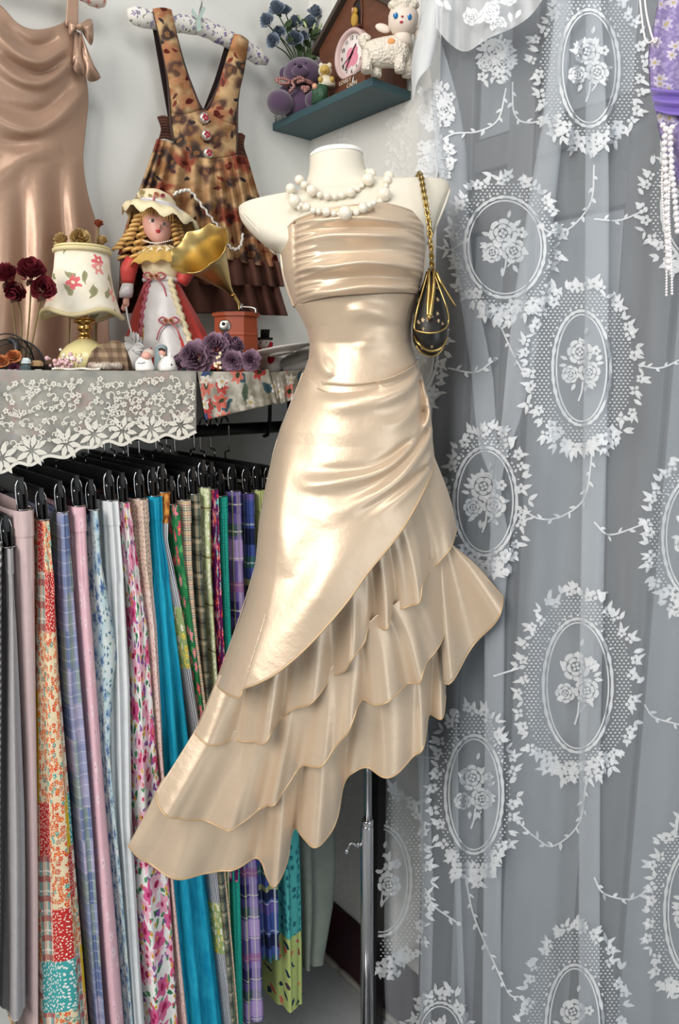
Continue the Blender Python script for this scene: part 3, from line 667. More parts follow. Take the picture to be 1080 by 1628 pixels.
SM['blueplaid'] = clothfin(t, plaid(t, t.uv(), c, [(0, .013, .1, .3, lin(205, 198, 210), .35), (1, .045, .3, .3, lin(110, 125, 165), .3), (1, .019, .6, .1, lin(225, 222, 226), .4)]))
t = P_('pink_embroidered'); SM['pink'] = clothfin(t, flowers(t, t.mix(t.noise(t.uv(), 30, 4)[0], lin(226, 176, 188), lin(238, 198, 206)), t.uv(), 30, .3, 7, lin(240, 210, 218), lin(232, 190, 200), lin(200, 140, 160), .6, soft=.3), .75)
t = P_('pale_blue_floral'); c = flowers(t, t.mix(t.rampf(t.noise(t.uv(), 22, 3)[0], .4, .6), lin(172, 196, 204), lin(202, 212, 210)), t.uv(), 36, .42, 6, lin(84, 108, 150), lin(120, 150, 178), lin(60, 80, 120), .55, soft=.2); SM['paleblue'] = clothfin(t, flowers(t, c, t.uv(), 110, .4, 3, lin(86, 112, 140), lin(110, 140, 130), lin(80, 100, 120), .4, (4, 1, 0)))
SM['white'] = solidp('white_cotton', (222, 224, 225), .05)
t = P_('bold_floral'); uv = t.uv(); c = flowers(t, lin(240, 238, 234), uv, 42, .46, 2, lin(88, 150, 105), lin(52, 116, 78), lin(120, 170, 130), .7, (3, 5, 0), .1); c = flowers(t, c, uv, 40, .36, 3, lin(140, 80, 150), lin(120, 60, 140), lin(150, 110, 160), .45, (9, 1, 0), .2)
c = flowers(t, c, uv, 21, .52, 5, lin(214, 92, 140), lin(238, 178, 196), lin(170, 40, 90), .85, (0, 0, 0), .06); c = flowers(t, c, uv, 48, .3, 6, lin(226, 180, 70), lin(214, 60, 110), lin(170, 110, 30), .4, (2, 8, 0)); SM['bold'] = clothfin(t, c)
t = P_('beige_crochet'); uv = t.uv(); v = t.vor(uv, 130.0, 'DISTANCE_TO_EDGE'); hole = t.rampf(v['Distance'], .24, .34); zz = t.sep(uv)[1]; low = t.ma('LESS_THAN', zz, 1.215)
c = t.mix(t.ma('MULTIPLY', hole, .75), lin(224, 200, 182), lin(90, 70, 62)); c2 = flowers(t, lin(226, 202, 194), uv, 110, .26, 4, lin(150, 60, 60), lin(110, 70, 60), lin(160, 70, 70), .5); SM['crochet'] = clothfin(t, t.mix(low, c, c2))
t = P_('turquoise_crinkle'); SM['turq'] = clothfin(t, t.mix(t.rampf(t.noise(t.vm('MULTIPLY', t.uv(), (6, 1, 1)), 14, 5, .6)[0], .3, .7), lin(2, 128, 168), lin(40, 172, 200)), .7)
t = P_('striped_print'); uv = t.uv(); zz = t.sep(uv)[1]; x = t.sep(uv)[0]
st = t.mix(t.ma('LESS_THAN', t.ma('FRACT', t.ma('ADD', t.ma('MULTIPLY', x, 125), t.ma('MULTIPLY', zz, 9))), .5), lin(222, 222, 220), lin(36, 48, 82)); fl = flowers(t, lin(150, 168, 110), uv, 60, .45, 6, lin(226, 200, 80), lin(240, 235, 220), lin(180, 120, 40), .8); og = t.mix(t.rampf(t.noise(uv, 90, 4)[0], .42, .6), lin(140, 76, 40), lin(214, 150, 70))
pk = t.ma('FRACT', t.ma('MULTIPLY', zz, 3.4)); c = t.mix(t.ma('GREATER_THAN', pk, .62), st, fl); SM['stripe'] = clothfin(t, t.mix(t.ma('GREATER_THAN', zz, 1.32), c, og))
t = P_('green_floral'); uv = t.uv(); c = flowers(t, lin(44, 122, 74), uv, 40, .45, 2, lin(90, 160, 90), lin(30, 90, 60), lin(60, 130, 80), .7, (5, 2, 0)); SM['green'] = clothfin(t, flowers(t, c, uv, 34, .4, 5, lin(206, 70, 96), lin(226, 130, 150), lin(230, 180, 90), .6))
SM['ging2'] = p_ging('rainbow_gingham', (234, 226, 208), [(178, 46, 50), (44, 110, 70), (40, 38, 44), (214, 150, 60)], .0042, .62)
t = P_('brown_teal_plaid'); SM['brownplaid'] = clothfin(t, plaid(t, t.uv(), lin(128, 126, 104), [(0, .05, .1, .3, lin(60, 92, 96), .6), (1, .06, .2, .3, lin(58, 66, 62), .6), (0, .05, .6, .12, lin(176, 128, 92), .7), (1, .06, .7, .1, lin(190, 178, 150), .6), (1, .03, .1, .08, lin(30, 34, 36), .7)]))
t = P_('pale_green_floral'); uv = t.uv(); c = flowers(t, lin(186, 196, 146), uv, 42, .46, 5, lin(228, 230, 206), lin(210, 218, 180), lin(160, 140, 60), .8); SM['palegreen'] = clothfin(t, plaid(t, uv, c, [(1, .085, .3, .04, lin(96, 64, 40), .7)]))
t = P_('purple_print'); uv = t.uv(); c = flowers(t, lin(92, 30, 86), uv, 50, .5, 5, lin(206, 40, 60), lin(230, 120, 150), lin(240, 200, 80), .75); SM['purpleprint'] = clothfin(t, flowers(t, c, uv, 44, .36, 6, lin(90, 180, 180), lin(200, 30, 60), lin(250, 240, 230), .55, (3, 7, 0)))
t = P_('teal_crochet'); v = t.vor(t.uv(), 190.0, 'DISTANCE_TO_EDGE'); SM['tealcrochet'] = clothfin(t, t.mix(t.ma('MULTIPLY', t.rampf(v['Distance'], .22, .34), .8), lin(38, 158, 142), lin(8, 66, 62)))
t = P_('purple_plaid'); SM['purpleplaid'] = clothfin(t, plaid(t, t.uv(), lin(98, 84, 146), [(1, .19, .05, .16, lin(34, 34, 92), .8), (1, .19, .27, .12, lin(48, 86, 66), .8), (0, .075, .1, .26, lin(176, 158, 200), .55), (1, .19, .5, .2, lin(186, 160, 208), .6), (0, .075, .55, .1, lin(156, 160, 90), .7), (1, .048, .2, .05, lin(216, 212, 190), .65), (0, .037, .9, .05, lin(222, 218, 200), .5), (1, .19, .8, .1, lin(150, 84, 130), .6)]))
t = P_('blue_plaid'); SM['darkplaid'] = clothfin(t, plaid(t, t.uv(), lin(66, 84, 150), [(1, .21, .0, .14, lin(20, 24, 48), .85), (1, .21, .2, .1, lin(60, 110, 90), .8), (1, .21, .36, .06, lin(170, 172, 110), .85), (1, .21, .46, .1, lin(18, 24, 50), .85), (1, .21, .62, .14, lin(112, 92, 160), .7), (0, .06, .1, .1, lin(20, 22, 40), .7), (0, .06, .35, .05, lin(190, 200, 205), .7), (1, .07, .5, .05, lin(200, 210, 214), .5)]))
t = P_('teal_patch_print'); uv = t.uv(); zz = t.sep(uv)[1]; c = flowers(t, lin(176, 190, 116), uv, 30, .4, 2, lin(28, 52, 70), lin(200, 96, 84), lin(40, 60, 60), .5); c2 = flowers(t, lin(78, 170, 168), uv, 60, .4, 7, lin(28, 92, 104), lin(20, 70, 90), lin(60, 140, 140), .6)
k = t.ma('MULTIPLY', t.ma('GREATER_THAN', zz, .42), t.ma('LESS_THAN', zz, .66)); SM['tealpatch'] = clothfin(t, t.mix(k, t.mix(t.ma('GREATER_THAN', zz, .66), c, lin(186, 194, 130)), c2))
SM['greygreen'] = solidp('grey_green_linen', (116, 124, 116), .15); SM['olive'] = solidp('olive_cotton', (92, 100, 50), .2)
t = P_('navy_mushroom'); SM['navy'] = clothfin(t, flowers(t, flowers(t, lin(44, 54, 108), t.uv(), 45, .42, 2, lin(60, 80, 80), lin(120, 150, 150), lin(60, 90, 80), .6, (4, 4, 0)), t.uv(), 40, .3, 1, lin(190, 34, 40), lin(200, 40, 44), lin(240, 235, 230), .55, inner=.3))
SM['forest'] = solidp('forest_green', (36, 112, 84), .2)
# ------------------------------------------------------------------ skirts on clip hangers
def clip_mesh():
    S = []
    for s_ in (-1, 1): S.append(box(s_ * .0035 - .0012, s_ * .0035 + .0012, -.008, .008, -.030, .006))
    return mesh_of('clip_jaws', cat(*S), False, None, True, M_blk)
def wire_mesh():
    S = [tube([(-.007, 0, -.020), (-.0065, .003, -.002), (-.005, .004, .012), (-.001, .002, .020), (.001, -.002, .020), (.005, -.004, .012), (.0065, -.003, -.002), (.007, 0, -.020)], .0013, 6, 3),
         tube([(-.007, 0, -.020), (-.007, .008, -.022), (.007, .008, -.022), (.007, 0, -.020)], .0012, 6, 3), tube([(-.005, 0, .0), (.005, 0, .0)], .0028, 8, 1)]
    return mesh_of('clip_wire', cat(*S), True, None, True, M_chr)
CJ, CWm = clip_mesh(), wire_mesh()
def hook_mesh(h, flip):
    pts = [(0, 0, 0), (0, 0, .018), (0, .012 * flip, .019), (0, .014 * flip, .024), (0, .014 * flip, h - .012)]
    th = np.linspace(0, math.pi * 1.05, 9)
    pts += [(0, .014 * flip * math.cos(a) , h - .012 + .014 * math.sin(a) + .004) for a in th]
    return mesh_of('hook', tube(pts, .0019, 7, 2), True, None, True, M_chr)
def hanger(aT, zT, bb_, what, tilt=0.0):
    zb = zT + .034; h = ZROD + .0115 - zb - .001
    r = thing('clip_hanger', 'black clip hanger on the rod holding ' + what, 'hanger', (aT, BROD, zb), 'clip hangers on the rod')
    L = BF - .012 - BROD; me = mesh_of('bar', box(-.003, .003, -L, L, -.012, .012), False, None, True, M_blk)
    inst('bar', me, r, (aT, BROD, zb), 1, (0, 0, tilt)); inst('hook', hook_mesh(h, 1 if int(aT * 1000) % 2 else -1), r, (aT, BROD, zb + .008), 1, (0, 0, tilt))
    for s_ in (-1, 1):
        p = (aT - math.sin(tilt) * s_ * (L - .006), BROD + math.cos(tilt) * s_ * (L - .006), zb - .012)
        c = inst('clip', CJ, r, p, 1, (0, 0, tilt + .15)); wq = inst('wire_spring', CWm, c, p, 1); wq.parent = c
def skirt(label, rows, hem, mat, pleats=5, amp=.004, wbh=.035, seed=0, bf=BF, hang=True, short=None, name='skirt', hemlabel=None, bulge=0):
    """rows: (y px, left x px, right x px) of the front edge, from the clip down; hem: px y of the lower edge"""
    rg = random.Random(seed); L = []
    for y, xl, xr in rows:
        p, q = onL(xl, y, bf), onL(xr, y, bf); L.append(((p[2] + q[2]) / 2, p[0], q[0]))
    L = np.array(L)[::-1]; zt = L[-1, 0]; xm = (rows[-1][1] + rows[-1][2]) / 2; zb = onL(xm, hem, bf)[2]
    zlist = np.r_[np.linspace(zt, zt - .14, 16), np.linspace(zt - .15, zb, 46)]
    n = 84; ph = rg.uniform(0, 6); ph2 = rg.uniform(0, 6); RR = []; UV = []
    s_ = np.arange(n) / n; per = 0
    for z in zlist:
        zc = max(z, L[0, 0]); al, ar = np.interp(zc, L[:, 0], L[:, 1]), np.interp(zc, L[:, 0], L[:, 2])
        if z < L[0, 0]:
            k = (L[0, 0] - z) / (L[1, 0] - L[0, 0] + 1e-9); al += (L[0, 1] - L[1, 1]) * k; ar += (L[0, 2] - L[1, 2]) * k
        c, h = (al + ar) / 2, max((al - ar) / 2, .0045); v = (zt - z) / (zt - zb + 1e-9)
        hb = np.interp(v, [0, .1, 1], [.128, .135, .14]); bm = bf - hb
        th = 2 * math.pi * s_; e = 2 / 3.4
        x = c + h * np.sign(np.cos(th)) * np.abs(np.cos(th)) ** e; yb = bm + hb * np.sign(np.sin(th)) * np.abs(np.sin(th)) ** e
        A = amp * np.interp(v, [0, .06, .3, 1], [.35, .5, 1, 1.35])
        wv = np.sin(th * pleats * 2 + ph + 1.6 * v * math.sin(ph2)) + .5 * np.sin(th * pleats * 3.3 // 1 + ph2 + 2.2 * v)
        if v < .12: wv = wv + .8 * np.sin(th * 22 + ph)
        x = x + A * wv * np.cos(th) * .8; yb = yb + A * wv * np.abs(np.sin(th)) * 1.2 - .003 * (1 + np.sin(v * 9 + ph2)) * v
        RR.append(np.stack([x, yb, np.full(n, z)], 1)); UV.append(np.stack([s_ * .62, np.full(n, z)], 1))
    RR = np.array(RR); c0 = RR[0].mean(0)
    root = thing(name, label, 'skirt' if name == 'skirt' else 'trousers', (c0[0], c0[1], zb), 'skirts on the rack')
    k = int(np.searchsorted(-zlist, -(zt - wbh))); UV = np.array(UV)
    def part(nm, a_, b_, grow, cap):
        q = RR[a_:b_].copy(); m = q.mean(1, keepdims=True); q[..., :2] += grow * np.sign(q[..., :2] - m[..., :2])
        v, f = grid(q, False, True); return obj(nm, (v, f), mat, root, uv=UV[a_:b_].reshape(-1, 2), fixn=True)
    part('waistband', 0, k + 1, .0008, True); part('panel', k, len(zlist), 0, True)
    hp = RR[-1]; e = obj('hem', tube(hp, .0011, 5, 1, True), mat, root, uv=np.tile(UV[-1][:, None], (1, 5, 1)).reshape(-1, 2))
    if hang: hanger(c0[0], zt, bf, short or label)
    return root
SK = [
 ('black and white gingham skirt at the left edge of the rack', [(862, -26, 11), (1100, -28, 12), (1300, -32, 10), (1600, -36, 8)], 1700, 'gingham', 'the gingham skirt', 4, .002),
 ('sheer grey chiffon skirt with a pink cast, between the gingham and the dusty pink', [(872, 14, 22), (1000, 16, 30), (1300, 13, 46), (1600, 11, 54)], 1618, 'sheer', 'the grey chiffon skirt', 3, .004),
 ('plain dusty pink cotton skirt with a stitched waistband, left of the patchwork', [(812, 22, 62), (900, 26, 64), (1200, 44, 64), (1600, 53, 67)], 1690, 'dusty', 'the dusty pink skirt', 2, .0015),
 ('patchwork skirt of red floral, checks and yellow patches', [(828, 66, 82), (920, 66, 94), (1080, 65, 103), (1300, 65, 125), (1600, 66, 152)], 1720, 'patchwork', 'the red patchwork skirt', 4, .003),
 ('lavender and blue madras patch skirt between the patchwork and the pink', [(816, 97, 111), (920, 98, 121), (1100, 106, 135), (1300, 126, 150), (1600, 153, 169)], 1710, 'blueplaid', 'the blue madras skirt', 3, .003),
 ('plain baby pink embroidered cotton skirt', [(806, 118, 143), (920, 124, 149), (1100, 136, 165), (1300, 148, 181), (1600, 171, 206)], 1720, 'pink', 'the baby pink skirt', 2, .002),
 ('pale blue skirt with navy sprigs, right of the baby pink one', [(812, 148, 158), (900, 150, 168), (985, 151, 190), (1045, 152, 201), (1100, 157, 190), (1200, 166, 180), (1600, 206, 212)], 1690, 'paleblue', 'the pale blue sprigged skirt', 3, .002),
 ('white cotton skirt with a gathered elastic waist', [(797, 169, 195), (920, 176, 205), (1100, 180, 214), (1300, 185, 216), (1600, 209, 234)], 1700, 'white', 'the white skirt', 7, .003),
 ('white skirt with bold pink and green flower drawings', [(800, 196, 210), (900, 203, 225), (1000, 213, 240), (1200, 214, 256), (1400, 218, 278), (1600, 234, 293)], 1720, 'bold', 'the bold floral skirt', 3, .004),
 ('beige crochet skirt with a small red sprig below', [(794, 219, 241), (900, 225, 248), (1000, 238, 256), (1200, 254, 264), (1600, 292, 298)], 1690, 'crochet', 'the beige crochet skirt', 4, .003),
 ('turquoise crinkled cotton skirt', [(790, 241, 262), (850, 246, 262), (900, 248, 272), (1000, 252, 286), (1300, 268, 327), (1600, 292, 360)], 1720, 'turq', 'the turquoise skirt', 6, .004),
 ('skirt of navy stripes and yellow flowers with an orange print top', [(784, 258, 275), (860, 258, 271), (900, 263, 281), (1000, 281, 300), (1300, 326, 343), (1600, 358, 370)], 1700, 'stripe', 'the striped print skirt', 3, .002),
 ('green skirt with pink flowers', [(803, 273, 288), (900, 281, 300), (1000, 297, 312), (1300, 336, 350), (1600, 369, 376)], 1690, 'green', 'the green floral skirt', 3, .002),
 ('small multicolour gingham skirt', [(796, 289, 309), (900, 293, 311), (1000, 302, 318), (1300, 345, 353), (1600, 374, 379)], 1660, 'ging2', 'the multicolour gingham skirt', 4, .0015),
 ('brown and teal plaid skirt', [(787, 309, 322), (900, 312, 328), (1000, 319, 335), (1300, 334, 360), (1600, 362, 380)], 1690, 'brownplaid', 'the brown plaid skirt', 3, .002),
 ('pale green skirt with cream flowers', [(776, 323, 340), (900, 327, 343), (1000, 336, 347), (1300, 356, 364), (1600, 372, 378)], 1650, 'palegreen', 'the pale green floral skirt', 3, .002),
 ('narrow purple skirt with red and teal print', [(779, 339, 350), (900, 343, 354), (1000, 347, 358), (1300, 362, 386), (1380, 364, 387)], 1402, 'purpleprint', 'the purple print skirt', 3, .002),
 ('teal crochet skirt beside the purple plaid', [(790, 351, 366), (900, 354, 368), (1000, 357, 372), (1300, 366, 384), (1600, 374, 392)], 1680, 'tealcrochet', 'the teal crochet skirt', 5, .002),
 ('purple and navy plaid skirt', [(782, 369, 388), (900, 371, 393), (1000, 374, 398), (1300, 384, 412), (1600, 392, 430)], 1626, 'purpleplaid', 'the purple plaid skirt', 4, .003),
 ('pleated blue plaid skirt with green and olive bands', [(785, 390, 412), (900, 392, 416), (1300, 408, 448), (1500, 424, 452)], 1530, 'darkplaid', 'the blue plaid skirt', 7, .003),
 ('lime print skirt with a teal flowered band, ending above the floor', [(780, 412, 424), (900, 416, 432), (1300, 446, 484), (1600, 458, 488)], 1606, 'tealpatch', 'the lime print skirt', 4, .003),
 ('plain grey green linen skirt, nearest the room corner', [(782, 426, 446), (900, 434, 456), (1250, 478, 540), (1380, 482, 552), (1450, 485, 546), (1540, 488, 526)], 1538, 'greygreen', 'the grey green skirt', 4, .004),
]
for i, (lab, rows, hem, m, sh, pl, am) in enumerate(SK):
    bf = BF - (.0 if i < 19 else (i - 18) * .012)
    skirt(lab, rows, hem, SM[m], pl, am, seed=i, bf=BF, short=sh)
# ------------------------------------------------------------------ garments on the left wall
def patch_L(Q, dm, b0):
    W = on_axis(Q.reshape(-1, 2), 1, b0); r = W - CAM; k = (b0 + dm.reshape(-1) - CAM[1]) / r[:, 1]
    return (CAM + r * k[:, None]).reshape(Q.shape[0], Q.shape[1], 3)
def wl(pts, b): return np.array([onL(p[0], p[1], b + (p[2] if len(p) > 2 else 0)) for p in pts])
def wr(pts, a): return np.array([onR(p[0], p[1], a + (p[2] if len(p) > 2 else 0)) for p in pts])
def pxuv(Q): return (Q.reshape(-1, 2) * [.0011, -.0011])
M_bronze = satin('bronze_satin', (170, 138, 116), .36, .3)
o0 = onL(60, 300, .04)
slip = thing('satin_slip_dress', 'bronze satin slip dress with cowl neck and shoulder bow, hanging on the wall', 'dress', o0)
Q = coons([(-190, -70), (-100, -40), (-40, -12), (0, 8), (28, 37), (57, 47), (94, 39), (114, 22)], [(-150, 578), (0, 580), (175, 582)], [(-190, -70), (-170, 200), (-150, 578)],
          [(114, 22), (128, 80), (140, 150), (136, 205), (132, 255), (140, 310), (156, 365), (166, 420), (172, 500), (175, 582)], 130, 170)
x, y = Q[..., 0], Q[..., 1]
BRR = [([(-40, 10), (10, 70), (60, 98), (100, 78), (116, 50)], .016, 13), ([(-40, 50), (10, 112), (62, 132), (105, 105), (122, 75)], .012, 10), ([(0, 40), (50, 75), (95, 62)], -.010, 10), ([(0, 90), (60, 116), (108, 90)], -.010, 8),
       ([(-50, 150), (20, 200), (70, 205), (118, 160), (132, 120)], .012, 14), ([(-20, 160), (60, 178), (115, 130)], -.008, 11), ([(-30, 220), (40, 226), (110, 190)], -.006, 12), ([(-20, 300), (40, 250), (100, 235)], .006, 16),
       ([(115, 250), (118, 330), (130, 420), (138, 560)], .012, 14), ([(60, 260), (66, 380), (60, 600)], .014, 22), ([(90, 260), (96, 380), (100, 600)], -.010, 14), ([(10, 300), (12, 420), (0, 600)], .010, 20), ([(35, 280), (38, 420), (30, 600)], -.009, 14)]
u = np.clip((x - 0) / 150, -1, 1); d = .03 * (1 - np.abs(u) ** 2.5) + ridge_field(x, y, BRR)
obj('dress_body', grid(patch_L(Q, d, .03)), M_bronze, slip, solid=.0015, fixn=False)
ST = coons([(106, -60), (112, -60), (120, -60)], [(104, 40), (114, 44), (124, 40)], [(106, -60), (107, -10), (104, 40)], [(120, -60), (124, -10), (124, 40)], 8, 16)
obj('strap', grid(patch_L(ST, np.full(ST.shape[:2], .022), .03)), M_bronze, slip, solid=.002, fixn=False)
bow = None
for i, (pts, dl) in enumerate((([(128, 40), (112, 32), (110, 55), (126, 44)], .03), ([(126, 38), (145, 30), (149, 56), (144, 72), (128, 46)], .032), ([(120, 48), (116, 88), (118, 112), (134, 118), (130, 60)], .028), ([(128, 46), (140, 80), (152, 108), (160, 124), (140, 128), (132, 90)], .030))):
    P = np.array(pts, float); c = P.mean(0); n = len(P); rng = smooth_path(np.r_[P, P[:1]], 5)[:-1]
    V = [onL(*c, .03 + dl + .008)]; F = []
    for k, p in enumerate(rng): V.append(onL(p[0], p[1], .03 + dl + .004 * math.sin(k * 1.3)))
    for k, p in enumerate(rng): V.append(onL(p[0], p[1], .03 + dl - .006))
    m = len(rng)
    for k in range(m):
        a, b = 1 + k, 1 + (k + 1) % m; F += [(0, a, b), (a, a + m, b + m, b)]
    F.append(tuple(range(1 + m, 1 + 2 * m)))
    obj('bow_loop' if i < 2 else 'bow_tail', (np.array(V), F), M_bronze, slip)
V, F = ell(0, 0, 0, .006, .008, .005); obj('bow_knot', (V + onL(127, 43, .068), F), M_bronze, slip)
# padded hangers
t = NT('hanger_print', .85, .1); oc = t.oc(); vv = t.vm('MULTIPLY', oc, (1, 0, 0)); sx, sy, sz = t.sep(oc); cv = t.n.new('ShaderNodeCombineXYZ'); t.put(cv.inputs[0], sx); t.put(cv.inputs[1], sz)
c = flowers(t, lin(222, 218, 210), cv.outputs[0], 75, .32, 4, lin(108, 96, 150), lin(140, 130, 170), lin(210, 190, 120), .8); M_hpr = t.base(flowers(t, c, cv.outputs[0], 120, .3, 2, lin(120, 128, 100), lin(90, 100, 120), lin(100, 110, 90), .6, (4, 2, 0)))
t = NT('hanger_print_red', .85, .1); M_hpr2 = t.base(flowers(t, lin(216, 204, 192), t.oc(), 80, .35, 4, lin(190, 70, 80), lin(200, 110, 110), lin(200, 160, 120), .7))
def padded(name, pts, r, label, mat, hookpts, nail):
    P = wl(pts, 0); P2 = smooth_path(P, 6); n = len(P2); s_ = np.linspace(0, 1, n)
    rr_ = r * np.clip(np.minimum(s_, 1 - s_) * n / 2.2, .25, 1) ** .5 * (1 + .04 * np.sin(np.arange(n) * 1.7))
    root = thing(name, label, 'hanger', P.mean(0), 'padded hangers on the wall')
    obj('padded_bar', tube(P2, rr_, 14, 1), mat, root)
    obj('hook', tube(wl(hookpts, 0), .0018, 8, 5), M_chr, root)
    a = onL(nail[0], nail[1], 0); obj('wall_nail', tube([a + [0, .0005, 0], a + [0, .06, 0]], .0022, 8, 1), M_chr, root)
    return root
ph = padded('padded_hanger', [(203, 22, .045), (235, 30, .05), (275, 36, .055), (318, 42, .055), (350, 56, .055), (385, 75, .05), (424, 98, .045)], .0155, 'grey floral padded hanger on the wall carrying the brown pinafore', M_hpr,
            [(316, 38, .055), (318, 18, .055), (321, 6, .055), (320, -8, .055), (312, -16, .055), (304, -12, .055)], (313, -17))
M_rib = satin('mint_ribbon', (176, 196, 186), .45, .1)
for i, pp in enumerate(([(316, 28), (306, 12), (304, 20), (312, 30)], [(316, 28), (322, 10), (328, 12), (320, 30)], [(314, 28), (312, 40), (314, 50), (320, 48), (319, 30)])):
    E = Emb(); E.poly(pp); V = np.array([onL(p[0], p[1], .076) for p in pp]); V2 = np.array([onL(p[0], p[1], .073) for p in pp]); n = len(pp)
    obj('ribbon_loop' if i < 2 else 'ribbon_tail', (np.r_[V, V2], [tuple(range(n)), tuple(range(2 * n - 1, n - 1, -1))] + [(k, (k + 1) % n, n + (k + 1) % n, n + k) for k in range(n)]), M_rib, ph, smooth=False)
padded('padded_hanger', [(166, 4, .045), (140, -8, .05), (110, -25, .05), (60, -40, .05), (0, -55, .05), (-60, -40, .045)], .0135, 'pale floral padded hanger at the top left corner carrying the bronze slip dress', M_hpr2, [(60, -44, .05), (60, -70, .05), (66, -84, .05), (76, -76, .05)], (70, -84))
# pinafore
t = NT('tapestry_print', .95, .05); uv = t.uv(); n1 = t.noise(uv, 26, 4, .55); c = t.mix(t.rampf(n1[0], .4, .62), lin(206, 172, 128), lin(150, 106, 70))
c = flowers(t, c, uv, 24, .44, 3, lin(70, 58, 54), lin(96, 70, 60), lin(140, 100, 70), .85, (3, 8, 0), .3); c = flowers(t, c, uv, 19, .42, 5, lin(132, 68, 52), lin(172, 118, 84), lin(90, 40, 34), .8, (0, 0, 0), .3)
c = flowers(t, c, uv, 40, .3, 2, lin(58, 52, 52), lin(120, 60, 50), lin(70, 60, 56), .7, (9, 3, 0)); M_tap = clothfin(t, c, .95)
M_dark = fabric('dark_lining', (40, 30, 30)); M_brown = fabric('brown_cotton', (96, 64, 54)); M_lacew = flat('white_lace_trim', (228, 224, 216), .9, .1)
pin = thing('pinafore_dress', 'brown tapestry print pinafore with three red buttons, on a padded hanger', 'dress', onL(320, 300, .06))
def wpart(name, top, bot, left, right, dm, mat, nu=24, nv=24, parent=None, b0=.03, solid=.0015):
    Q = coons(top, bot, left, right, nu, nv); s_ = np.linspace(0, 1, nu)[:, None]; v_ = np.linspace(0, 1, nv)[None]
    return obj(name, grid(patch_L(Q, dm(s_, v_) + 0 * Q[..., 0], b0)), mat, parent or pin, uv=pxuv(Q), solid=solid, fixn=False)
wpart('back_strap', [(242, 40), (256, 40)], [(268, 190), (280, 190)], [(242, 40), (254, 110), (268, 190)], [(256, 40), (268, 110), (280, 190)], lambda s, v: .018, M_dark)
wpart('back_strap', [(357, 75), (372, 75)], [(322, 178), (336, 178)], [(357, 75), (342, 125), (322, 178)], [(372, 75), (358, 125), (336, 178)], lambda s, v: .018, M_dark)
wpart('front_strap', [(243, 14), (258, 12), (272, 15)], [(270, 180), (295, 182), (324, 176)], [(243, 14), (256, 70), (266, 130), (270, 180)], [(272, 15), (289, 90), (306, 140), (324, 176)], lambda s, v: .044 * (1 - v) + .03 * v + .01 * np.sin(s * 3.14), M_tap)
wpart('front_strap', [(373, 54), (384, 56), (395, 64)], [(326, 176), (350, 190), (376, 200)], [(373, 54), (360, 95), (345, 140), (326, 176)], [(395, 64), (388, 110), (379, 155), (376, 200)], lambda s, v: .044 * (1 - v) + .03 * v + .01 * np.sin(s * 3.14), M_tap)
wpart('bib', [(270, 180), (295, 182), (325, 175), (350, 190), (376, 200)], [(278, 228), (305, 246), (340, 252), (378, 246)], [(270, 180), (273, 205), (278, 228)], [(376, 200), (378, 222), (378, 246)], lambda s, v: .032 + .012 * np.sin(s * 3.14), M_tap)
for pts in ([(270, 16), (290, 92), (307, 141), (325, 175), (346, 140), (361, 95), (373, 56)], [(244, 18), (257, 72), (267, 132), (272, 205), (278, 228)], [(394, 66), (387, 112), (378, 160), (377, 245)]):
    obj('edge_binding', tube(wl([(x_, y_, .035 + .009 * (1 - min(1, y_ / 150))) for x_, y_ in pts], .03), .0022, 6, 5), M_tap, pin, uv=None)
M_btn = flat('red_button', (170, 44, 58), .3, .5); M_btnr = flat('button_rim', (214, 208, 200), .25, .5, Metallic=.7)
for x_, y_ in ((326, 187), (329, 214), (332, 243)):
    c = onL(x_, y_, .085); th = np.linspace(0, 2 * math.pi, 18, endpoint=False)
    R_ = lambda r, b: np.stack([c[0] + r * np.cos(th), np.full(18, c[1] + b), c[2] + r * np.sin(th)], 1)
    bo = obj('button', loft([R_(.0095, -.008), R_(.0098, -.001), R_(.008, .002)]), M_btnr, pin)
    fl_ = [];
    for k in range(5):
        a = k * 6.283 / 5; V, F = ell(0, 0, 0, .0028, .0028, .0016, 8, 5); fl_.append((np.stack([V[:, 0] + c[0] + .0042 * math.cos(a), V[:, 2] + c[1] + .0022, V[:, 1] + c[2] + .0042 * math.sin(a)], 1), F))
    obj('button_flower', cat(*fl_), M_btn, bo, kind='stuff')
wpart('elastic_side', [(250, 186), (260, 184), (274, 188)], [(252, 222), (262, 220), (280, 226)], [(250, 186), (256, 205), (252, 222)], [(274, 188), (276, 205), (280, 226)], lambda s, v: .024 + .003 * np.sin(v * 50), M_brown)
wpart('elastic_side', [(376, 212), (384, 212), (390, 216)], [(378, 248), (386, 250), (394, 252)], [(376, 212), (378, 230), (378, 248)], [(390, 216), (388, 232), (394, 252)], lambda s, v: .024 + .003 * np.sin(v * 50), M_brown)
wpart('gathered_skirt', [(250, 221), (278, 228), (305, 246), (340, 252), (378, 247), (394, 252)], [(188, 405), (250, 412), (330, 408), (400, 420), (446, 426)], [(250, 221), (228, 285), (205, 345), (188, 405)], [(394, 252), (408, 300), (424, 350), (446, 426)],
      lambda s, v: .03 + .02 * np.sin(s * 3.14) + (.003 + .012 * v) * np.sin(s * 62 + 2 * np.sin(s * 9)) + .006 * np.sin(s * 23 + 1) * v, M_tap, 160, 40)
for k, (y0, y1, dx) in enumerate(((400, 452, 0), (440, 498, 6))):
    wpart('hem_ruffle', [(192, y0), (300, y0 + 4), (444, y0 + 16)], [(190 - dx, y1), (300, y1), (452 + dx, y1 + 4)], [(192, y0), (190 - dx, y1)], [(444, y0 + 16), (452 + dx, y1 + 4)], lambda s, v: .042 - .012 * k + (.004 + .014 * v) * np.sin(s * 52 + k * 2 + 2 * np.sin(s * 7)), M_brown, 150, 16)
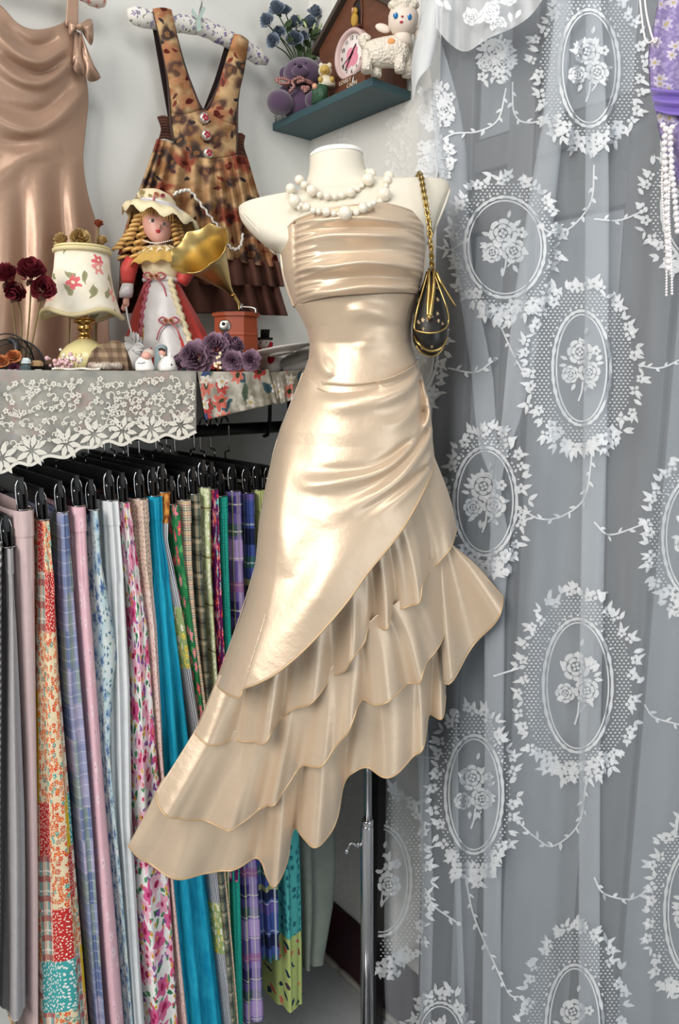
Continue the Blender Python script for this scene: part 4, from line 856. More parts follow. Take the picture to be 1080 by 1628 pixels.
for pts in ([(276, 310), (290, 305), (302, 306), (320, 328), (338, 352), (352, 368)], [(352, 368), (360, 388), (372, 398), (382, 392), (386, 372)]):
    P = smooth_path(wl([(x_, y_, .062) for x_, y_ in pts], .03), 8); obj('lace_trim', tube(P + np.array([[0, .003 * (i % 2), .003 * ((i % 4) // 2)] for i in range(len(P))]), .0024, 6, 1), M_lacew, pin)
# ------------------------------------------------------------------ corner shelf and its things
M_teal = flat('teal_painted_board', (58, 84, 90), .5, .35)
ZS = 2.09
csh = thing('corner_shelf', 'teal painted wooden shelf high in the room corner', 'shelf', (.05, .16, 2.075))
obj('board', box(.0005, .103, .001, .317, 2.075, ZS), M_teal, csh, smooth=False, bevel=.0015)
obj('wire_rail', tube([(.098, .262, ZS), (.098, .262, ZS + .02), (.098, .314, ZS + .02), (.098, .314, ZS)], .0012, 6, 2), M_chr, csh)
obj('wire_rail', tube([(.098, .004, ZS), (.098, .004, ZS + .014), (.098, .03, ZS + .014), (.098, .03, ZS)], .0012, 6, 2), M_chr, csh)
def rot_to(n):
    n = np.array(n, float); n /= np.linalg.norm(n); a = np.array([0, 1.0, 0]) if abs(n[1]) < .9 else np.array([1.0, 0, 0])
    u = np.cross(a, n); u /= np.linalg.norm(u); return np.stack([u, np.cross(n, u), n], 1)
def rose3(cx, cy, d, r, n, rg, layers=((.22, 3, .9), (.45, 5, .85), (.72, 6, .6), (1.0, 7, .3)), curl=.25):
    S = [ell(0, 0, 0, .16, .16, .34, 8, 5)]
    for k, (rad, np_, h) in enumerate(layers):
        a0 = rg.uniform(0, 6)
        for i in range(np_):
            a = a0 + 6.283 * i / np_ + rg.uniform(-.12, .12); hw = 3.14 / np_ * 1.45; jr = rg.uniform(.9, 1.08)
            U, Vv = np.meshgrid(np.linspace(-1, 1, 6), np.linspace(0, 1, 5), indexing='ij')
            rr_ = rad * jr * (.28 + .72 * Vv ** .8) * (1 - .10 * U ** 2 * Vv) + .06 * Vv * np.sin(U * 5 + a * 3); th = a + U * hw * (.55 + .45 * Vv)
            zz = -.35 + (h + .35) * Vv ** .75 * (1 - .18 * U ** 2) - curl * rad * Vv ** 3 - .25 * (1 - h)
            S.append(grid(np.stack([rr_ * np.cos(th), rr_ * np.sin(th), zz], 2)))
    v, f = cat(*S); v = (v * r) @ rot_to(n).T; return v + [cx, cy, d], f
def leaf3(x, y, d, ang, L, W, bend=.2, tw=0.0):
    U, Vv = np.meshgrid(np.linspace(0, 1, 6), np.linspace(-1, 1, 3), indexing='ij')
    w_ = W * np.sin(np.pi * np.clip(U * .94 + .06, 0, 1)) ** .8 * Vv; l_ = U * L; c, s_ = math.cos(ang), math.sin(ang)
    return grid(np.stack([x + l_ * c - w_ * s_, y + l_ * s_ + w_ * c, d + bend * L * np.sin(U * 2.2) + tw * w_ - .15 * np.abs(w_)], 2))
def DRr(x, a=.05): return depth_of(onR(x, 150, a))
def DLl(x, b=.17): return depth_of(onL(x, 588, b))
def base_at(x, y, D, z): p = px3([(x, y, 0)], D)[0]; p[2] = z; return p
ZMIN = ZS + .0005; rg = random.Random(5)
M_brose = fabric('blue_grey_petal', (126, 138, 154), .8, .2); M_leaf = fabric('green_leaf', (70, 88, 56), .7, .3); M_bud = fabric('pale_bud', (176, 186, 140), .8)
D = DRr(480, .03); q = thing('artificial_rose_bunch', 'bunch of blue grey fabric roses behind the purple bear', 'flowers', base_at(478, 130, D, ZS))
for cx, cy, r in ((501, 22, 10), (493, 40, 11), (516, 31, 9), (517, 45, 9), (446, 48, 11), (458, 43, 8), (472, 53, 10), (433, 74, 10), (471, 77, 11), (449, 82, 9), (441, 99, 10), (503, 58, 9), (484, 66, 7)):
    b_ = obj('rose', rose3(cx, cy, max(rg.uniform(-6, 12), (492 - cx) * 1.15 + 8), r * 1.25, ((cx - 478) / 80, (cy - 110) / 110, 1.0), rg, curl=.1), M_brose, q, D)
    obj('stem', tube([(cx, cy + 3, max(0, (492 - cx) * 1.15 + 4)), ((cx + 486) / 2, (cy + 120) / 2, max(0, (492 - cx) * .6 + 6)), (488, 150, 4)], 1.0, 5, 4), M_leaf, q, D)
for k in range(26):
    a = rg.uniform(-3.0, .2); x_, y_ = 478 + rg.uniform(-28, 26), 78 + rg.uniform(-34, 30); obj('leaf', leaf3(x_, y_, rg.uniform(0, 8) + max(0, (492 - x_) * 1.0), a, rg.uniform(10, 17), rg.uniform(3.5, 6)), M_leaf, q, D)
for k in range(6): obj('bud', ell(463 + 9 * k + rg.uniform(-4, 4), 52 + rg.uniform(-8, 14), 34, 2, 6, 2, 8, 5, rg.uniform(-.5, .5)), M_bud, q, D)
t = NT('purple_plush', .95, .05); t.set('Sheen Weight', .6); t.bump(t.noise(t.oc(), 500, 3)[0], .6, .002); M_plush = t.base(lin(86, 66, 90)); M_plush_d = flat('plush_dark', (40, 28, 46), .5)
t = NT('plaid_ribbon', .7, .2); oc = t.vm('SCALE', t.oc(), 1.0); M_plrib = t.base(plaid(t, oc, lin(196, 150, 140), [(0, .004, 0, .5, lin(90, 40, 50), .6), (2, .004, 0, .5, lin(90, 40, 50), .6)]))
D = DRr(478, .072); q = thing('teddy_bear', 'purple plush bear with a plaid ribbon, sitting at the shelf end', 'toy', base_at(475, 170, D, ZS))
obj('body', cat(ell(478, 166, 0, 31, 28, 24, 18, 12)), M_plush, q, D); obj('head', ell(482, 121, 8, 31, 24, 24, 18, 12), M_plush, q, D); obj('muzzle', ell(479, 127, 30, 13, 9, 8), M_plush, q, D)
for x_, y_ in ((453, 118), (510, 108)): obj('ear', ell(x_, y_, 2, 9, 11, 5), M_plush, q, D)
for e in (ell(447, 172, 22, 21, 19, 19, 16, 10), ell(502, 168, 18, 17, 15, 17, 16, 10)): obj('leg', e, M_plush, q, D)
for e in (ell(452, 152, 10, 9, 16, 9, 12, 8, .5), ell(507, 152, 10, 8, 14, 8, 12, 8, -.5)): obj('arm', e, M_plush, q, D)
for x_, y_ in ((471, 116), (488, 115)): obj('eye', ell(x_, y_, 30, 1.8, 1.8, 1.5, 8, 5), M_plush_d, q, D)
obj('nose', ell(479, 123, 38, 4, 2.6, 2), M_plush_d, q, D)
th = np.linspace(0, 2 * math.pi, 24, endpoint=False); obj('ribbon', tube(np.stack([479 + 25 * np.cos(th), 143 + 3 * np.cos(th * 2), 6 + 23 * np.sin(th)], 1), 3.4, 6, 1, True), M_plrib, q, D)
for e in ([(464, 143, 30), (452, 139, 32), (442, 141, 31), (452, 147, 32), (464, 145, 30)], [(466, 144, 31), (470, 152, 33), (462, 160, 32)], [(466, 143, 31), (478, 138, 33), (486, 142, 32), (474, 146, 33)]): obj('ribbon_loop', tube(e, 2.3, 6, 4), M_plrib, q, D)
obj('heart_patch', cat(ell(484, 151, 27, 4.5, 4, 1.5), ell(490, 151, 26, 4.5, 4, 1.5), ell(487, 155, 27, 4, 4, 1.5)), M_plrib, q, D)
# small bear figurine
M_fig = flat('figurine_ochre', (190, 160, 84), .5); M_figw = fabric('figurine_cream', (214, 206, 180), .6, .15); M_figg = flat('figurine_green', (52, 84, 62), .5); M_peach = flat('figurine_peach', (214, 160, 130), .5)
D = DRr(519, .083); q = thing('bear_figurine', 'tiny bonneted bear figurine on a green mound beside the purple bear', 'figurine', base_at(524, 150, D, ZS))
obj('base', loft([ringE(508, 168, 13, 11, 16), ringE(509, 146, 13, 11, 16), ringE(512, 137, 11, 9, 16)]), M_figg, q, D); obj('dress', loft([ringE(520, 138, 14, 11, 16), ringE(520, 130, 13, 10, 16), ringE(518, 122, 7, 7, 16)]), M_figw, q, D)
obj('bonnet', ell(517, 112, -2, 11, 11, 9), M_figw, q, D); obj('head', ell(517, 114, 5, 8, 8, 7), M_fig, q, D); obj('muzzle', ell(516, 117, 11, 3.5, 3, 3), M_fig, q, D)
for x_ in (511, 524): obj('ear', ell(x_, 105, 2, 4, 4.5, 3), M_figw, q, D)
for x_ in (510, 528): obj('paw', ell(x_, 130, 8, 4, 5, 4), M_fig, q, D)
obj('apple', ell(501, 141, 8, 4.5, 5, 4.5), M_peach, q, D); obj('leaf_tuft', cat(leaf3(505, 158, 10, -1.9, 12, 4), leaf3(509, 160, 10, -1.2, 12, 4)), M_figg, q, D)
# cuckoo clock
M_cw = NT('clock_wood', .5, .35); M_cw = M_cw.base(M_cw.mix(M_cw.noise(M_cw.vm('MULTIPLY', M_cw.oc(), (30, 30, 120)), 1.0, 5)[0], lin(78, 46, 32), lin(112, 68, 46))); M_roof = flat('clock_roof', (72, 62, 54), .7); M_rim = flat('dial_rim_pink', (204, 178, 174), .4); M_dial = flat('dial_face', (236, 226, 222), .4); M_ink = flat('ink', (40, 34, 34), .5); M_dpk = flat('dial_pink', (222, 140, 160), .5)
ck = thing('cuckoo_clock', 'brown house shaped cuckoo clock with a round pink dial on the shelf', 'clock', (.055, onR(560, 130, .05)[1], ZS))
ZMIN = None
def slab(poly, a0, a1): 
    F_ = wr(poly, a1); B_ = F_.copy(); B_[:, 0] = a0; n = len(poly); return np.r_[B_, F_], [tuple(range(n))[::-1], tuple(range(n, 2 * n))] + [(i, (i + 1) % n, n + (i + 1) % n, n + i) for i in range(n)]
AC = .042
bl, brr = onR(508, 96, AC)[1], onR(626, 45, AC)[1]; zpk = onR(553, -14, AC)[2]; zev = onR(500, 84, AC)[2]; bm_ = (bl + brr) / 2
S = np.array([(a, b, z) for a in (.006, AC) for b, z in ((bl, ZS), (brr, ZS), (brr, zev), (bm_, zpk), (bl, zev))])
obj('house', (S, [(4, 3, 2, 1, 0), (5, 6, 7, 8, 9), (0, 1, 6, 5), (1, 2, 7, 6), (2, 3, 8, 7), (3, 4, 9, 8), (4, 0, 5, 9)]), M_cw, ck, smooth=False)
for b_e in (bl - .012, brr + .012):
    ze = zev - .012 * (zpk - zev) / (bm_ - bl); S = np.array([(a, b, z) for a in (.002, AC + .012) for b, z in ((b_e, ze + .001), (bm_, zpk + .001), (bm_, zpk + .013), (b_e, ze + .011))])
    obj('roof_slope', (S, [(3, 2, 1, 0), (4, 5, 6, 7), (0, 1, 5, 4), (1, 2, 6, 5), (2, 3, 7, 6), (3, 0, 4, 7)]), M_roof, ck, smooth=False)
dc = onR(564, 89, AC); th = np.linspace(0, 2 * math.pi, 36, endpoint=False); rim_r = .046
RG = lambda r, a: np.stack([np.full(36, AC + a), dc[1] + r * np.cos(th), dc[2] + r * np.sin(th)], 1)
obj('dial_rim', loft([RG(rim_r, 0), RG(rim_r, .012), RG(rim_r - .003, .016), RG(rim_r - .008, .014), RG(rim_r - .009, .007)], False), M_rim, ck)
dl = obj('dial', loft([RG(rim_r - .006, .0005), RG(rim_r - .0085, .0072)]), M_dial, ck)
for k, (y_, z_, r_) in enumerate(((-.004, .002, .012), (.006, -.008, .013), (-.010, -.012, .009), (.010, .006, .008))):
    V = np.stack([np.full(16, AC + .0075 + .0002 * k), dc[1] + y_ + r_ * np.cos(th[:16] * 36 / 16), dc[2] + z_ + r_ * np.sin(th[:16] * 36 / 16)], 1); obj('dial_picture', (V, [tuple(range(16))]), M_dpk, dl)
def text3(name, body, size, loc, mat, parent, xdir, ydir, depth=.0006):
    cu = bpy.data.curves.new('t', 'FONT'); cu.body = body; cu.size = size; cu.align_x = 'CENTER'; cu.align_y = 'CENTER'; cu.extrude = depth
    o = bpy.data.objects.new('t', cu); COL.objects.link(o); me = bpy.data.meshes.new_from_object(o.evaluated_get(bpy.context.evaluated_depsgraph_get())); bpy.data.objects.remove(o)
    xd, yd = np.array(xdir, float), np.array(ydir, float); zd = np.cross(xd, yd); V = np.array([v.co[:] for v in me.vertices]); W = np.array(loc) + V[:, :1] * xd + V[:, 1:2] * yd + V[:, 2:3] * zd
    F = [tuple(p.vertices) for p in me.polygons]; bpy.data.meshes.remove(me); return obj(name, (W, F), mat, parent, smooth=False)
# camera sees the dial with +b to the right
for h in range(1, 13):
    a = math.radians(90 - 30 * h); text3('numeral', str(h), .010, (AC + .0078, dc[1] + .030 * math.cos(a), dc[2] + .030 * math.sin(a)), M_ink, dl, (0, 1, 0), (0, 0, 1), .0003)
for ang, L, w_ in ((48, .020, .0022), (232, .028, .0018), (205, .030, .0008)):
    c, s_ = math.cos(math.radians(ang)), math.sin(math.radians(ang)); P = [(-.006, -w_), (L, -w_ * .5), (L + .002, 0), (L, w_ * .5), (-.006, w_)]
    F1 = np.array([(AC + .0095, dc[1] + u * c - v * s_, dc[2] + u * s_ + v * c) for u, v in P]); F2 = F1.copy(); F2[:, 0] -= .0008; obj('clock_hand', (np.r_[F2, F1], [(4, 3, 2, 1, 0), (5, 6, 7, 8, 9)] + [(i, (i + 1) % 5, 5 + (i + 1) % 5, 5 + i) for i in range(5)]), M_ink, ck, smooth=False)
nc = onR(569, 27, AC); w0, h0, h1 = .014, -.020, .016
P = [(-w0, h0), (w0, h0)] + [(w0 * math.cos(a), h1 + w0 * math.sin(a)) for a in np.linspace(0, math.pi, 9)]
F1 = np.array([(AC + .001, nc[1] + u, nc[2] + v) for u, v in P]); obj('nest_opening', (np.r_[F1 - [.0009, 0, 0], F1], [tuple(range(11)), tuple(range(11, 22))] + [(i, (i + 1) % 11, 11 + (i + 1) % 11, 11 + i) for i in range(11)]), M_ink, ck, smooth=False)
obj('nest_frame', tube(np.r_[F1, F1[:1]] + [.001, 0, 0], .0022, 6, 1), M_cw, ck)
M_bird = fabric('bird_ochre', (190, 150, 70), .6, .4); bc = nc + [.006, -.002, -.004]
V, F = ell(0, 0, 0, .0085, .013, .007); Vh, Fh_ = ell(0, 0, 0, .007, .007, .006); Vt, Ft = ell(0, 0, 0, .0022, .004, .002)
sw = lambda V, o_: np.stack([V[:, 2], V[:, 0], V[:, 1]], 1) + bc + o_
bd = obj('cuckoo', cat((sw(V, [0, 0, -.003]), F), (sw(Vh, [.001, .001, .012]), Fh_)), M_bird, ck); obj('beak', (sw(Vt, [.008, .003, .012]), Ft), M_peach, bd)
obj('perch', box(AC, AC + .012, nc[1] - .017, nc[1] + .017, nc[2] - .024, nc[2] - .020), M_cw, ck, smooth=False)
b0, b1 = onR(528, 148, AC + .012)[1], onR(578, 124, AC + .012)[1]
obj('name_plinth', box(AC, AC + .018, b0 - .004, b1 + .01, ZS, onR(549, 124, AC + .018)[2]), M_cw, ck, smooth=False, bevel=.001)
M_let = flat('letter_cream', (206, 192, 170), .5); zt1 = onR(549, 130, AC + .018); zt2 = onR(560, 134, AC + .018)
text3('lettering', 'LOVELY', .0105, (AC + .0185, zt1[1], zt1[2]), M_let, ck, (0, 1, 0), (0, 0, 1)); text3('lettering', 'CABIN', .0105, (AC + .0185, zt2[1], zt2[2]), M_let, ck, (0, 1, 0), (0, 0, 1))
# lamb
ZMIN = ZS + .0005
t = NT('lamb_wool', .6, .3); vv = t.n.new('ShaderNodeTexVoronoi'); t.put(vv.inputs['Vector'], t.oc()); vv.inputs['Scale'].default_value = 190; t.bump(vv.outputs['Distance'], .9, .003); M_wool = t.base(lin(226, 216, 200)); M_lamb = flat('lamb_face', (228, 212, 198), .45); M_blue = flat('eye_blue', (30, 110, 170), .3); M_red = flat('lip_red', (200, 50, 60), .4); M_org = flat('orange_spot', (226, 156, 96), .6); M_eyew = flat('eye_white', (240, 240, 240), .3)
D = DRr(620, .083); q = thing('lamb_toy', 'cream rubber lamb with blue eyes standing at the right of the shelf', 'toy', base_at(616, 120, D, ZS))
rgs = [ringE(580, 84, 5, 8, 18), ringE(584, 84, 15, 14, 18), ringE(600, 84, 24, 20, 18), ringE(622, 82, 26, 20, 18), ringE(640, 82, 24, 19, 18), ringE(648, 84, 12, 12, 18)]
rg2 = []
for (xx, r1, r2, yy) in ((578, 4, 4, 84), (582, 15, 14, 84), (596, 22, 18, 85), (616, 24, 19, 83), (634, 25, 19, 82), (646, 18, 15, 82), (651, 5, 5, 82)):
    a = np.linspace(0, 2 * math.pi, 18, endpoint=False); rg2.append(np.stack([np.full(18, xx), yy + r1 * np.cos(a), r2 * np.sin(a)], 1))
obj('body', loft(resample(rg2, 3)), M_wool, q, D); obj('neck', loft([ringE(640, 76, 17, 15, 16, 4), ringE(640, 62, 14, 12, 16, 5), ringE(641, 50, 13, 12, 16, 5)]), M_lamb, q, D)
obj('head', loft([ringE(641, 62, 6, 6, 20, 8), ringE(640, 56, 17, 15, 20, 8), ringE(640, 44, 23, 20, 20, 8), ringE(641, 30, 24, 21, 20, 7), ringE(641, 18, 20, 18, 20, 6), ringE(641, 10, 10, 9, 20, 6)]), M_lamb, q, D)
obj('wool_cap', cat(*[ell(641 + 17 * math.cos(a) * k, 18 + 9 * math.sin(a) * k - 4, 10 + 11 * math.sin(a), 8, 7, 8, 8, 6) for k in (.4, 1) for a in np.linspace(0, 6.28, 9)[:-1]]), M_wool, q, D)
for x_, y_, r_ in ((609, 46, .35), (666, 55, .8)): obj('ear', ell(x_, y_, 2, 13, 7, 4, 12, 8, r_), M_lamb, q, D)
for x_, y_ in ((627, 39), (648, 41)):
    e = obj('eye', ell(x_, y_, 26, 4, 5, 2), M_blue, q, D); obj('eye_glint', ell(x_ - 1, y_ - 2, 28, 1.3, 1.3, .8, 8, 5), M_eyew, e, D)
obj('nose', ell(637, 42, 29, 2, 1.5, 1.5, 8, 5), M_red, q, D); obj('mouth', ell(636, 49, 26, 3, 1.8, 1.5, 8, 5), M_red, q, D)
for x_, y0, d_ in ((584, 118, 8), (600, 112, -8), (636, 106, 9), (649, 104, -7)): obj('leg', loft([ringE(x_, y0 - 34, 9, 8, 14, d_), ringE(x_ - 1, y0 - 12, 8, 8, 14, d_), ringE(x_ - 1, y0 + 4, 9, 9, 14, d_), ringE(x_ - 1, y0 + 18, 8, 8, 14, d_)]), M_wool, q, D)
obj('tail', tube([(582, 78, 4), (576, 68, 6), (580, 62, 7), (588, 66, 8)], [6, 7, 6, 4], 10, 4), M_wool, q, D); obj('orange_spot', ell(621, 75, 18.5, 6, 5, 1.6), M_org, q, D)
ZMIN = None
# ------------------------------------------------------------------ cloths over the display board
t = NT('floral_tablecloth', .9, .1); uv = t.uv(); c = t.mix(t.rampf(t.noise(uv, 30, 4)[0], .42, .58), lin(198, 194, 182), lin(150, 146, 132)); c = flowers(t, c, uv, 26, .44, 2, lin(60, 84, 92), lin(84, 100, 80), lin(60, 80, 80), .7, (2, 7, 0), .15)
c = flowers(t, c, uv, 30, .46, 6, lin(176, 72, 66), lin(206, 120, 104), lin(60, 70, 50), .5); M_flor = clothfin(t, flowers(t, c, uv, 34, .4, 5, lin(58, 72, 110), lin(214, 208, 196), lin(200, 180, 120), .45, (6, 2, 0)))
def front_cloth(name, label, poly_top, poly_bot, left, right, mat, b, cat_, depth=.16, amp=.002, lay=.0006):
    Q = coons(poly_top, poly_bot, left, right, 60, 24); s_ = np.linspace(0, 1, 60)[:, None]; v_ = np.linspace(0, 1, 24)[None]
    P = patch_L(Q, amp * np.sin(s_ * 26) * v_ + amp * .5 * np.sin(s_ * 61) * v_, b)
    top = P[:, :1].copy(); rows = []
    for k in np.linspace(1, 0, 6): r = top.copy(); r[..., 1] = b - depth * k; r[..., 2] = ZB + lay; rows.append(r)
    P = np.concatenate(rows + [P], 1); uvq = np.stack([P[..., 0], P[..., 2] - np.clip(b - P[..., 1], 0, 1)], 2).reshape(-1, 2)
    root = thing(name, label, cat_, (P[..., 0].mean(), b, P[..., 2].min())); obj('cloth', grid(P), mat, root, uv=uvq, fixn=False, solid=.0008); return root, Q
front_cloth('printed_tablecloth', 'flower printed cloth seen beneath the white lace runner', [(-30, 590), (150, 590), (306, 590)], [(-30, 705), (150, 680), (300, 668)], [(-30, 590), (-30, 705)], [(306, 590), (300, 668)], M_flor, .3235, 'tablecloth', lay=.0002)
front_cloth('printed_tablecloth', 'floral cloth corner hanging between the lace runner and the mannequin', [(315, 596), (370, 592), (427, 587)], [(327, 668), (380, 655), (442, 641)], [(315, 596), (327, 668)], [(427, 587), (442, 641)], M_flor, .3255, 'tablecloth', lay=.0005)
front_cloth('printed_tablecloth', 'floral cloth end tucked beside the mannequin hip', [(430, 592), (460, 590), (492, 588)], [(440, 645), (465, 636), (488, 630)], [(430, 592), (440, 645)], [(492, 588), (488, 630)], M_flor, .3235, 'tablecloth', lay=.0002)
M_lnet = sheer('runner_net', (214, 212, 204), .42); M_lthr = flat('runner_thread', (226, 222, 210), .8, .1)
LB = [(-30, 756), (5, 752), (28, 738), (50, 741), (75, 727), (105, 729), (128, 714), (150, 713), (172, 703), (195, 709), (217, 698), (240, 704), (264, 693), (287, 699), (312, 688)]
lr, Q = front_cloth('lace_runner', 'white lace runner with large star flowers hanging from the display board', [(-30, 591), (150, 590), (312, 590)], LB, [(-30, 591), (-30, 756)], [(312, 590), (312, 688)], M_lnet, .3285, 'table runner', lay=.001)
rg = random.Random(21); BE = .3315
for cx, cy, r in ((3, 728, 27), (50, 716, 26), (105, 704, 25), (149, 690, 23), (195, 684, 23), (240, 681, 22), (287, 676, 22)):
    E = Emb()
    for i in range(8):
        a = i * 6.283 / 8 + .2; E.leaf(cx + 4 * math.cos(a), cy + 4 * math.sin(a), a, r * (.86 + .12 * (i % 2)), r * .36)
    emb_obj('embroidered_star_flower', E, 1, BE, M_lthr, lr)
E = Emb(); E.band(smooth_path([(x_, y_ - 2) for x_, y_ in LB], 8), 5); emb_obj('scalloped_edge', E, 1, BE, M_lthr, lr)
for k in range(15):
    E = Emb(); cx = -8 + k * 22; yb = np.interp(cx, [p[0] for p in LB], [p[1] for p in LB]); H = yb - 600
    for j in range(5):
        x_, y_ = cx + rg.uniform(-9, 9), 602 + H * (.05 + .16 * j) + rg.uniform(-4, 4); th = np.linspace(0, 4.6, 16) + rg.uniform(0, 6); rr_ = np.linspace(1.5, 7.5, 16); E.band(np.stack([x_ + rr_ * np.cos(th), y_ + rr_ * np.sin(th)], 1), 1.7)
        E.flower(x_ + rg.uniform(5, 10), y_ + rg.uniform(-8, 8), 5, 5, rg.uniform(0, 6)); E.flower(x_ - rg.uniform(4, 9), y_ + rg.uniform(-6, 8), 3.6, 5)
        E.leaf(x_, y_ + 6, rg.uniform(0, 6), 8, 4)
    E.V = [(min(max(p[0], -28), 310), max(p[1], 593)) for p in E.V]
    emb_obj('embroidered_scroll', E, 1, BE, M_lthr, lr)
# ------------------------------------------------------------------ things on the display board
ZMIN = ZB + .0018; TB = ZB + .0018
def T(name, label, cat_, x, b, group=None):
    D = DLl(x, b); return thing(name, label, cat_, base_at(x, 588, D, TB), group), D
# table lamp
t = NT('lamp_shade_print', .8, .15); uv = t.uv(); c = t.mix(t.rampf(t.noise(uv, 20, 3)[0], .45, .6), lin(232, 224, 206), lin(222, 210, 188)); c = flowers(t, c, uv, 26, .34, 2, lin(130, 130, 96), lin(160, 150, 120), lin(140, 130, 90), .6, (3, 5, 0)); M_shade = t.base(flowers(t, c, uv, 26, .36, 5, lin(204, 96, 100), lin(222, 150, 140), lin(240, 220, 190), .6, (.4, .2, 0)))
M_brass = flat('brass', (196, 156, 92), .22, .5, Metallic=1.0); M_ceram = flat('cream_ceramic', (226, 214, 156), .2, .6); M_gimp = fabric('gold_braid', (206, 192, 150), .7, .2)
q, D = T('table_lamp', 'small table lamp with flowered scalloped shade and brass neck', 'lamp', 131, .17)
R_ = []; UVs = []
for y_, r in ((402, 40), (430, 42), (455, 46), (475, 51), (490, 56), (503, 61)):
    g_ = ringE(131, y_, r, r, 48); ang = np.linspace(0, 2 * math.pi, 48, endpoint=False)
    if y_ > 480: g_[:, 1] += (y_ - 480) / 23 * (5 * np.cos(ang * 4 + .5) - 2)
    R_.append(g_); UVs.append(np.stack([ang / 6.283 * .32, np.full(48, -y_ * .0011)], 1))
sh = obj('shade', loft(R_, False), M_shade, q, D, uv=np.concatenate(UVs), solid=.0012); top_ = ringE(131, 401, 41, 41, 48); bot_ = R_[-1]
obj('top_braid', tube(top_, 4.2, 6, 1, True), M_gimp, sh, D); obj('top_beading', tube(ringE(131, 395, 41, 41, 48), 1.8, 6, 1, True), M_ceram, sh, D); obj('bottom_braid', tube(bot_, 3.6, 6, 1, True), M_gimp, sh, D)
obj('brass_neck', lathe(135, [(470, 4), (504, 4), (506, 13), (510, 17), (513, 17), (516, 10), (521, 12), (524, 12), (527, 8), (534, 9), (536, 11), (541, 11)], 24), M_brass, q, D)
obj('lamp_base', lathe(135, [(538, 9), (542, 16), (550, 28), (560, 36), (572, 41), (588, 42)], 30), M_ceram, q, D)
obj('shade_holder', tube([(95, 401, 0), (131, 401, 0), (170, 401, 0)], 1.2, 6, 1), M_brass, q, D)
# dried roses
def dried(name, label, group, x0, b, bloom, stem, r, matp, n=(0, -1, .5), lay=None):
    q, D = T(name, label, 'flower', x0, b, group)
    obj('bloom', rose3(bloom[0], bloom[1], bloom[2], r, n, rg, lay or ((.3, 3, 1.1), (.55, 5, 1.0), (.8, 6, .85), (.95, 6, .5)), .15), matp, q, D)
    obj('stem', tube(stem, 1.5, 6, 4), M_stem, q, D); return q, D
M_stem = fabric('dry_stem', (120, 104, 70), .9, .3); M_dred = fabric('dried_red_petal', (112, 36, 46), .8, .45); M_dyel = fabric('dried_yellow_petal', (198, 170, 118), .85, .3); M_sep = fabric('dry_sepal', (70, 50, 40), .9, .3); M_doran = fabric('dried_orange', (160, 84, 60), .9, .3)
for lab, bl_, x0, r, n in (('dried dark red rose leaning at the left edge of the picture', (13, 438, 0), 30, 20, (-.3, -.7, .7)), ('dried dark red rose hanging lowest of the four, facing down', (34, 462, 18), 32, 19, (0, .6, .8)), ('largest dried dark red rose, topmost of the four', (52, 434, 4), 38, 24, (.3, -.6, .7)), ('dried dark red rose nearest the lamp shade', (72, 460, 10), 42, 21, (.5, -.1, .9))):
    qd, Dq = dried('dried_rose', lab, 'dried red roses', x0, .20 + .012 * (x0 - 35) / 5, bl_, [(bl_[0], bl_[1] + 6, bl_[2]), ((bl_[0] + x0) / 2 + 2, 510, 2), (x0, 594, 0)], r, M_dred, n)
    obj('sepal', cat(leaf3(bl_[0], bl_[1] + 10, bl_[2] + 4, 1.9, 14, 4), leaf3(bl_[0], bl_[1] + 10, bl_[2] + 4, 1.2, 12, 4)), M_sep, qd, Dq)
for lab, bl_, x0, r, m, n in (('dried yellow rose above the left of the lamp shade', (99, 383, 0), 108, 13, M_dyel, (-.3, -.7, .7)), ('largest dried yellow rose above the lamp shade', (128, 381, 2), 126, 17, M_dyel, (.5, -.3, .8)), ('small dried yellow rose above the right of the lamp shade', (161, 384, -2), 152, 10, M_dyel, (.2, -.8, .5)), ('small dried orange flower on a bent twig over the lamp', (157, 357, 0), 150, 8, M_doran, (.2, -.8, .5))):
    dried('dried_rose', lab, 'dried roses behind the lamp', x0, .09, bl_, [(bl_[0], bl_[1] + 4, bl_[2]), (x0 + 3, 430, -2), (x0, 594, 0)], r, m, n)
# veil headband, clips, beads
M_veil = sheer('black_veil', (24, 24, 26), .72); q, D = T('veil_headband', 'black headband with a round net veil at the left end of the board', 'headband', 34, .265)
th = np.linspace(math.pi, 2 * math.pi, 18)
for cx, rx, ry, d_ in ((20, 52, 52, 0), (22, 34, 44, 10), (8, 44, 60, -6)): obj('wire_arc', tube(np.stack([cx + rx * np.cos(th), 590 + ry * np.sin(th), d_ + 4 * np.sin(th * 2)], 1), 1.3, 6, 1), M_blk, q, D)
P = np.array([[(20 + k * 52 * math.cos(a), 590 + k * 52 * math.sin(a), 8 * (1 - k)) for a in th] for k in np.linspace(.05, 1, 6)]); obj('veil', grid(P), M_veil, q, D)
obj('band', tube([(28, 588, 14), (34, 560, 16), (30, 545, 12), (20, 540, 8)], 5, 8, 5), M_blk, q, D)
M_orp = fabric('orange_petal', (184, 112, 70), .8, .35); M_plum = fabric('plum_petal', (120, 66, 90), .8, .3)
for lab, x_, y_, r, m in (('orange fabric flower clip in front of the dried roses', 20, 566, 13, M_orp), ('rust fabric flower clip at the left picture edge', 2, 574, 12, M_orp), ('plum fabric flower clip on the board edge', 22, 584, 9, M_plum)):
    q, D = T('flower_clip', lab, 'hair clip', x_, .29, 'flower hair clips'); obj('petals', rose3(x_, y_, 0, r, (.1, -.5, .9), rg), m, q, D); obj('clip_bar', box(x_ - 8, x_ + 8, 587.4, 589, -3, 3), M_chr, q, D, smooth=False)
M_gem = flat('grey_gem', (70, 84, 88), .15, .6); M_gem2 = flat('pale_gem', (186, 196, 196), .12, .7); M_gem3 = flat('amber_gem', (150, 120, 84), .2, .6)
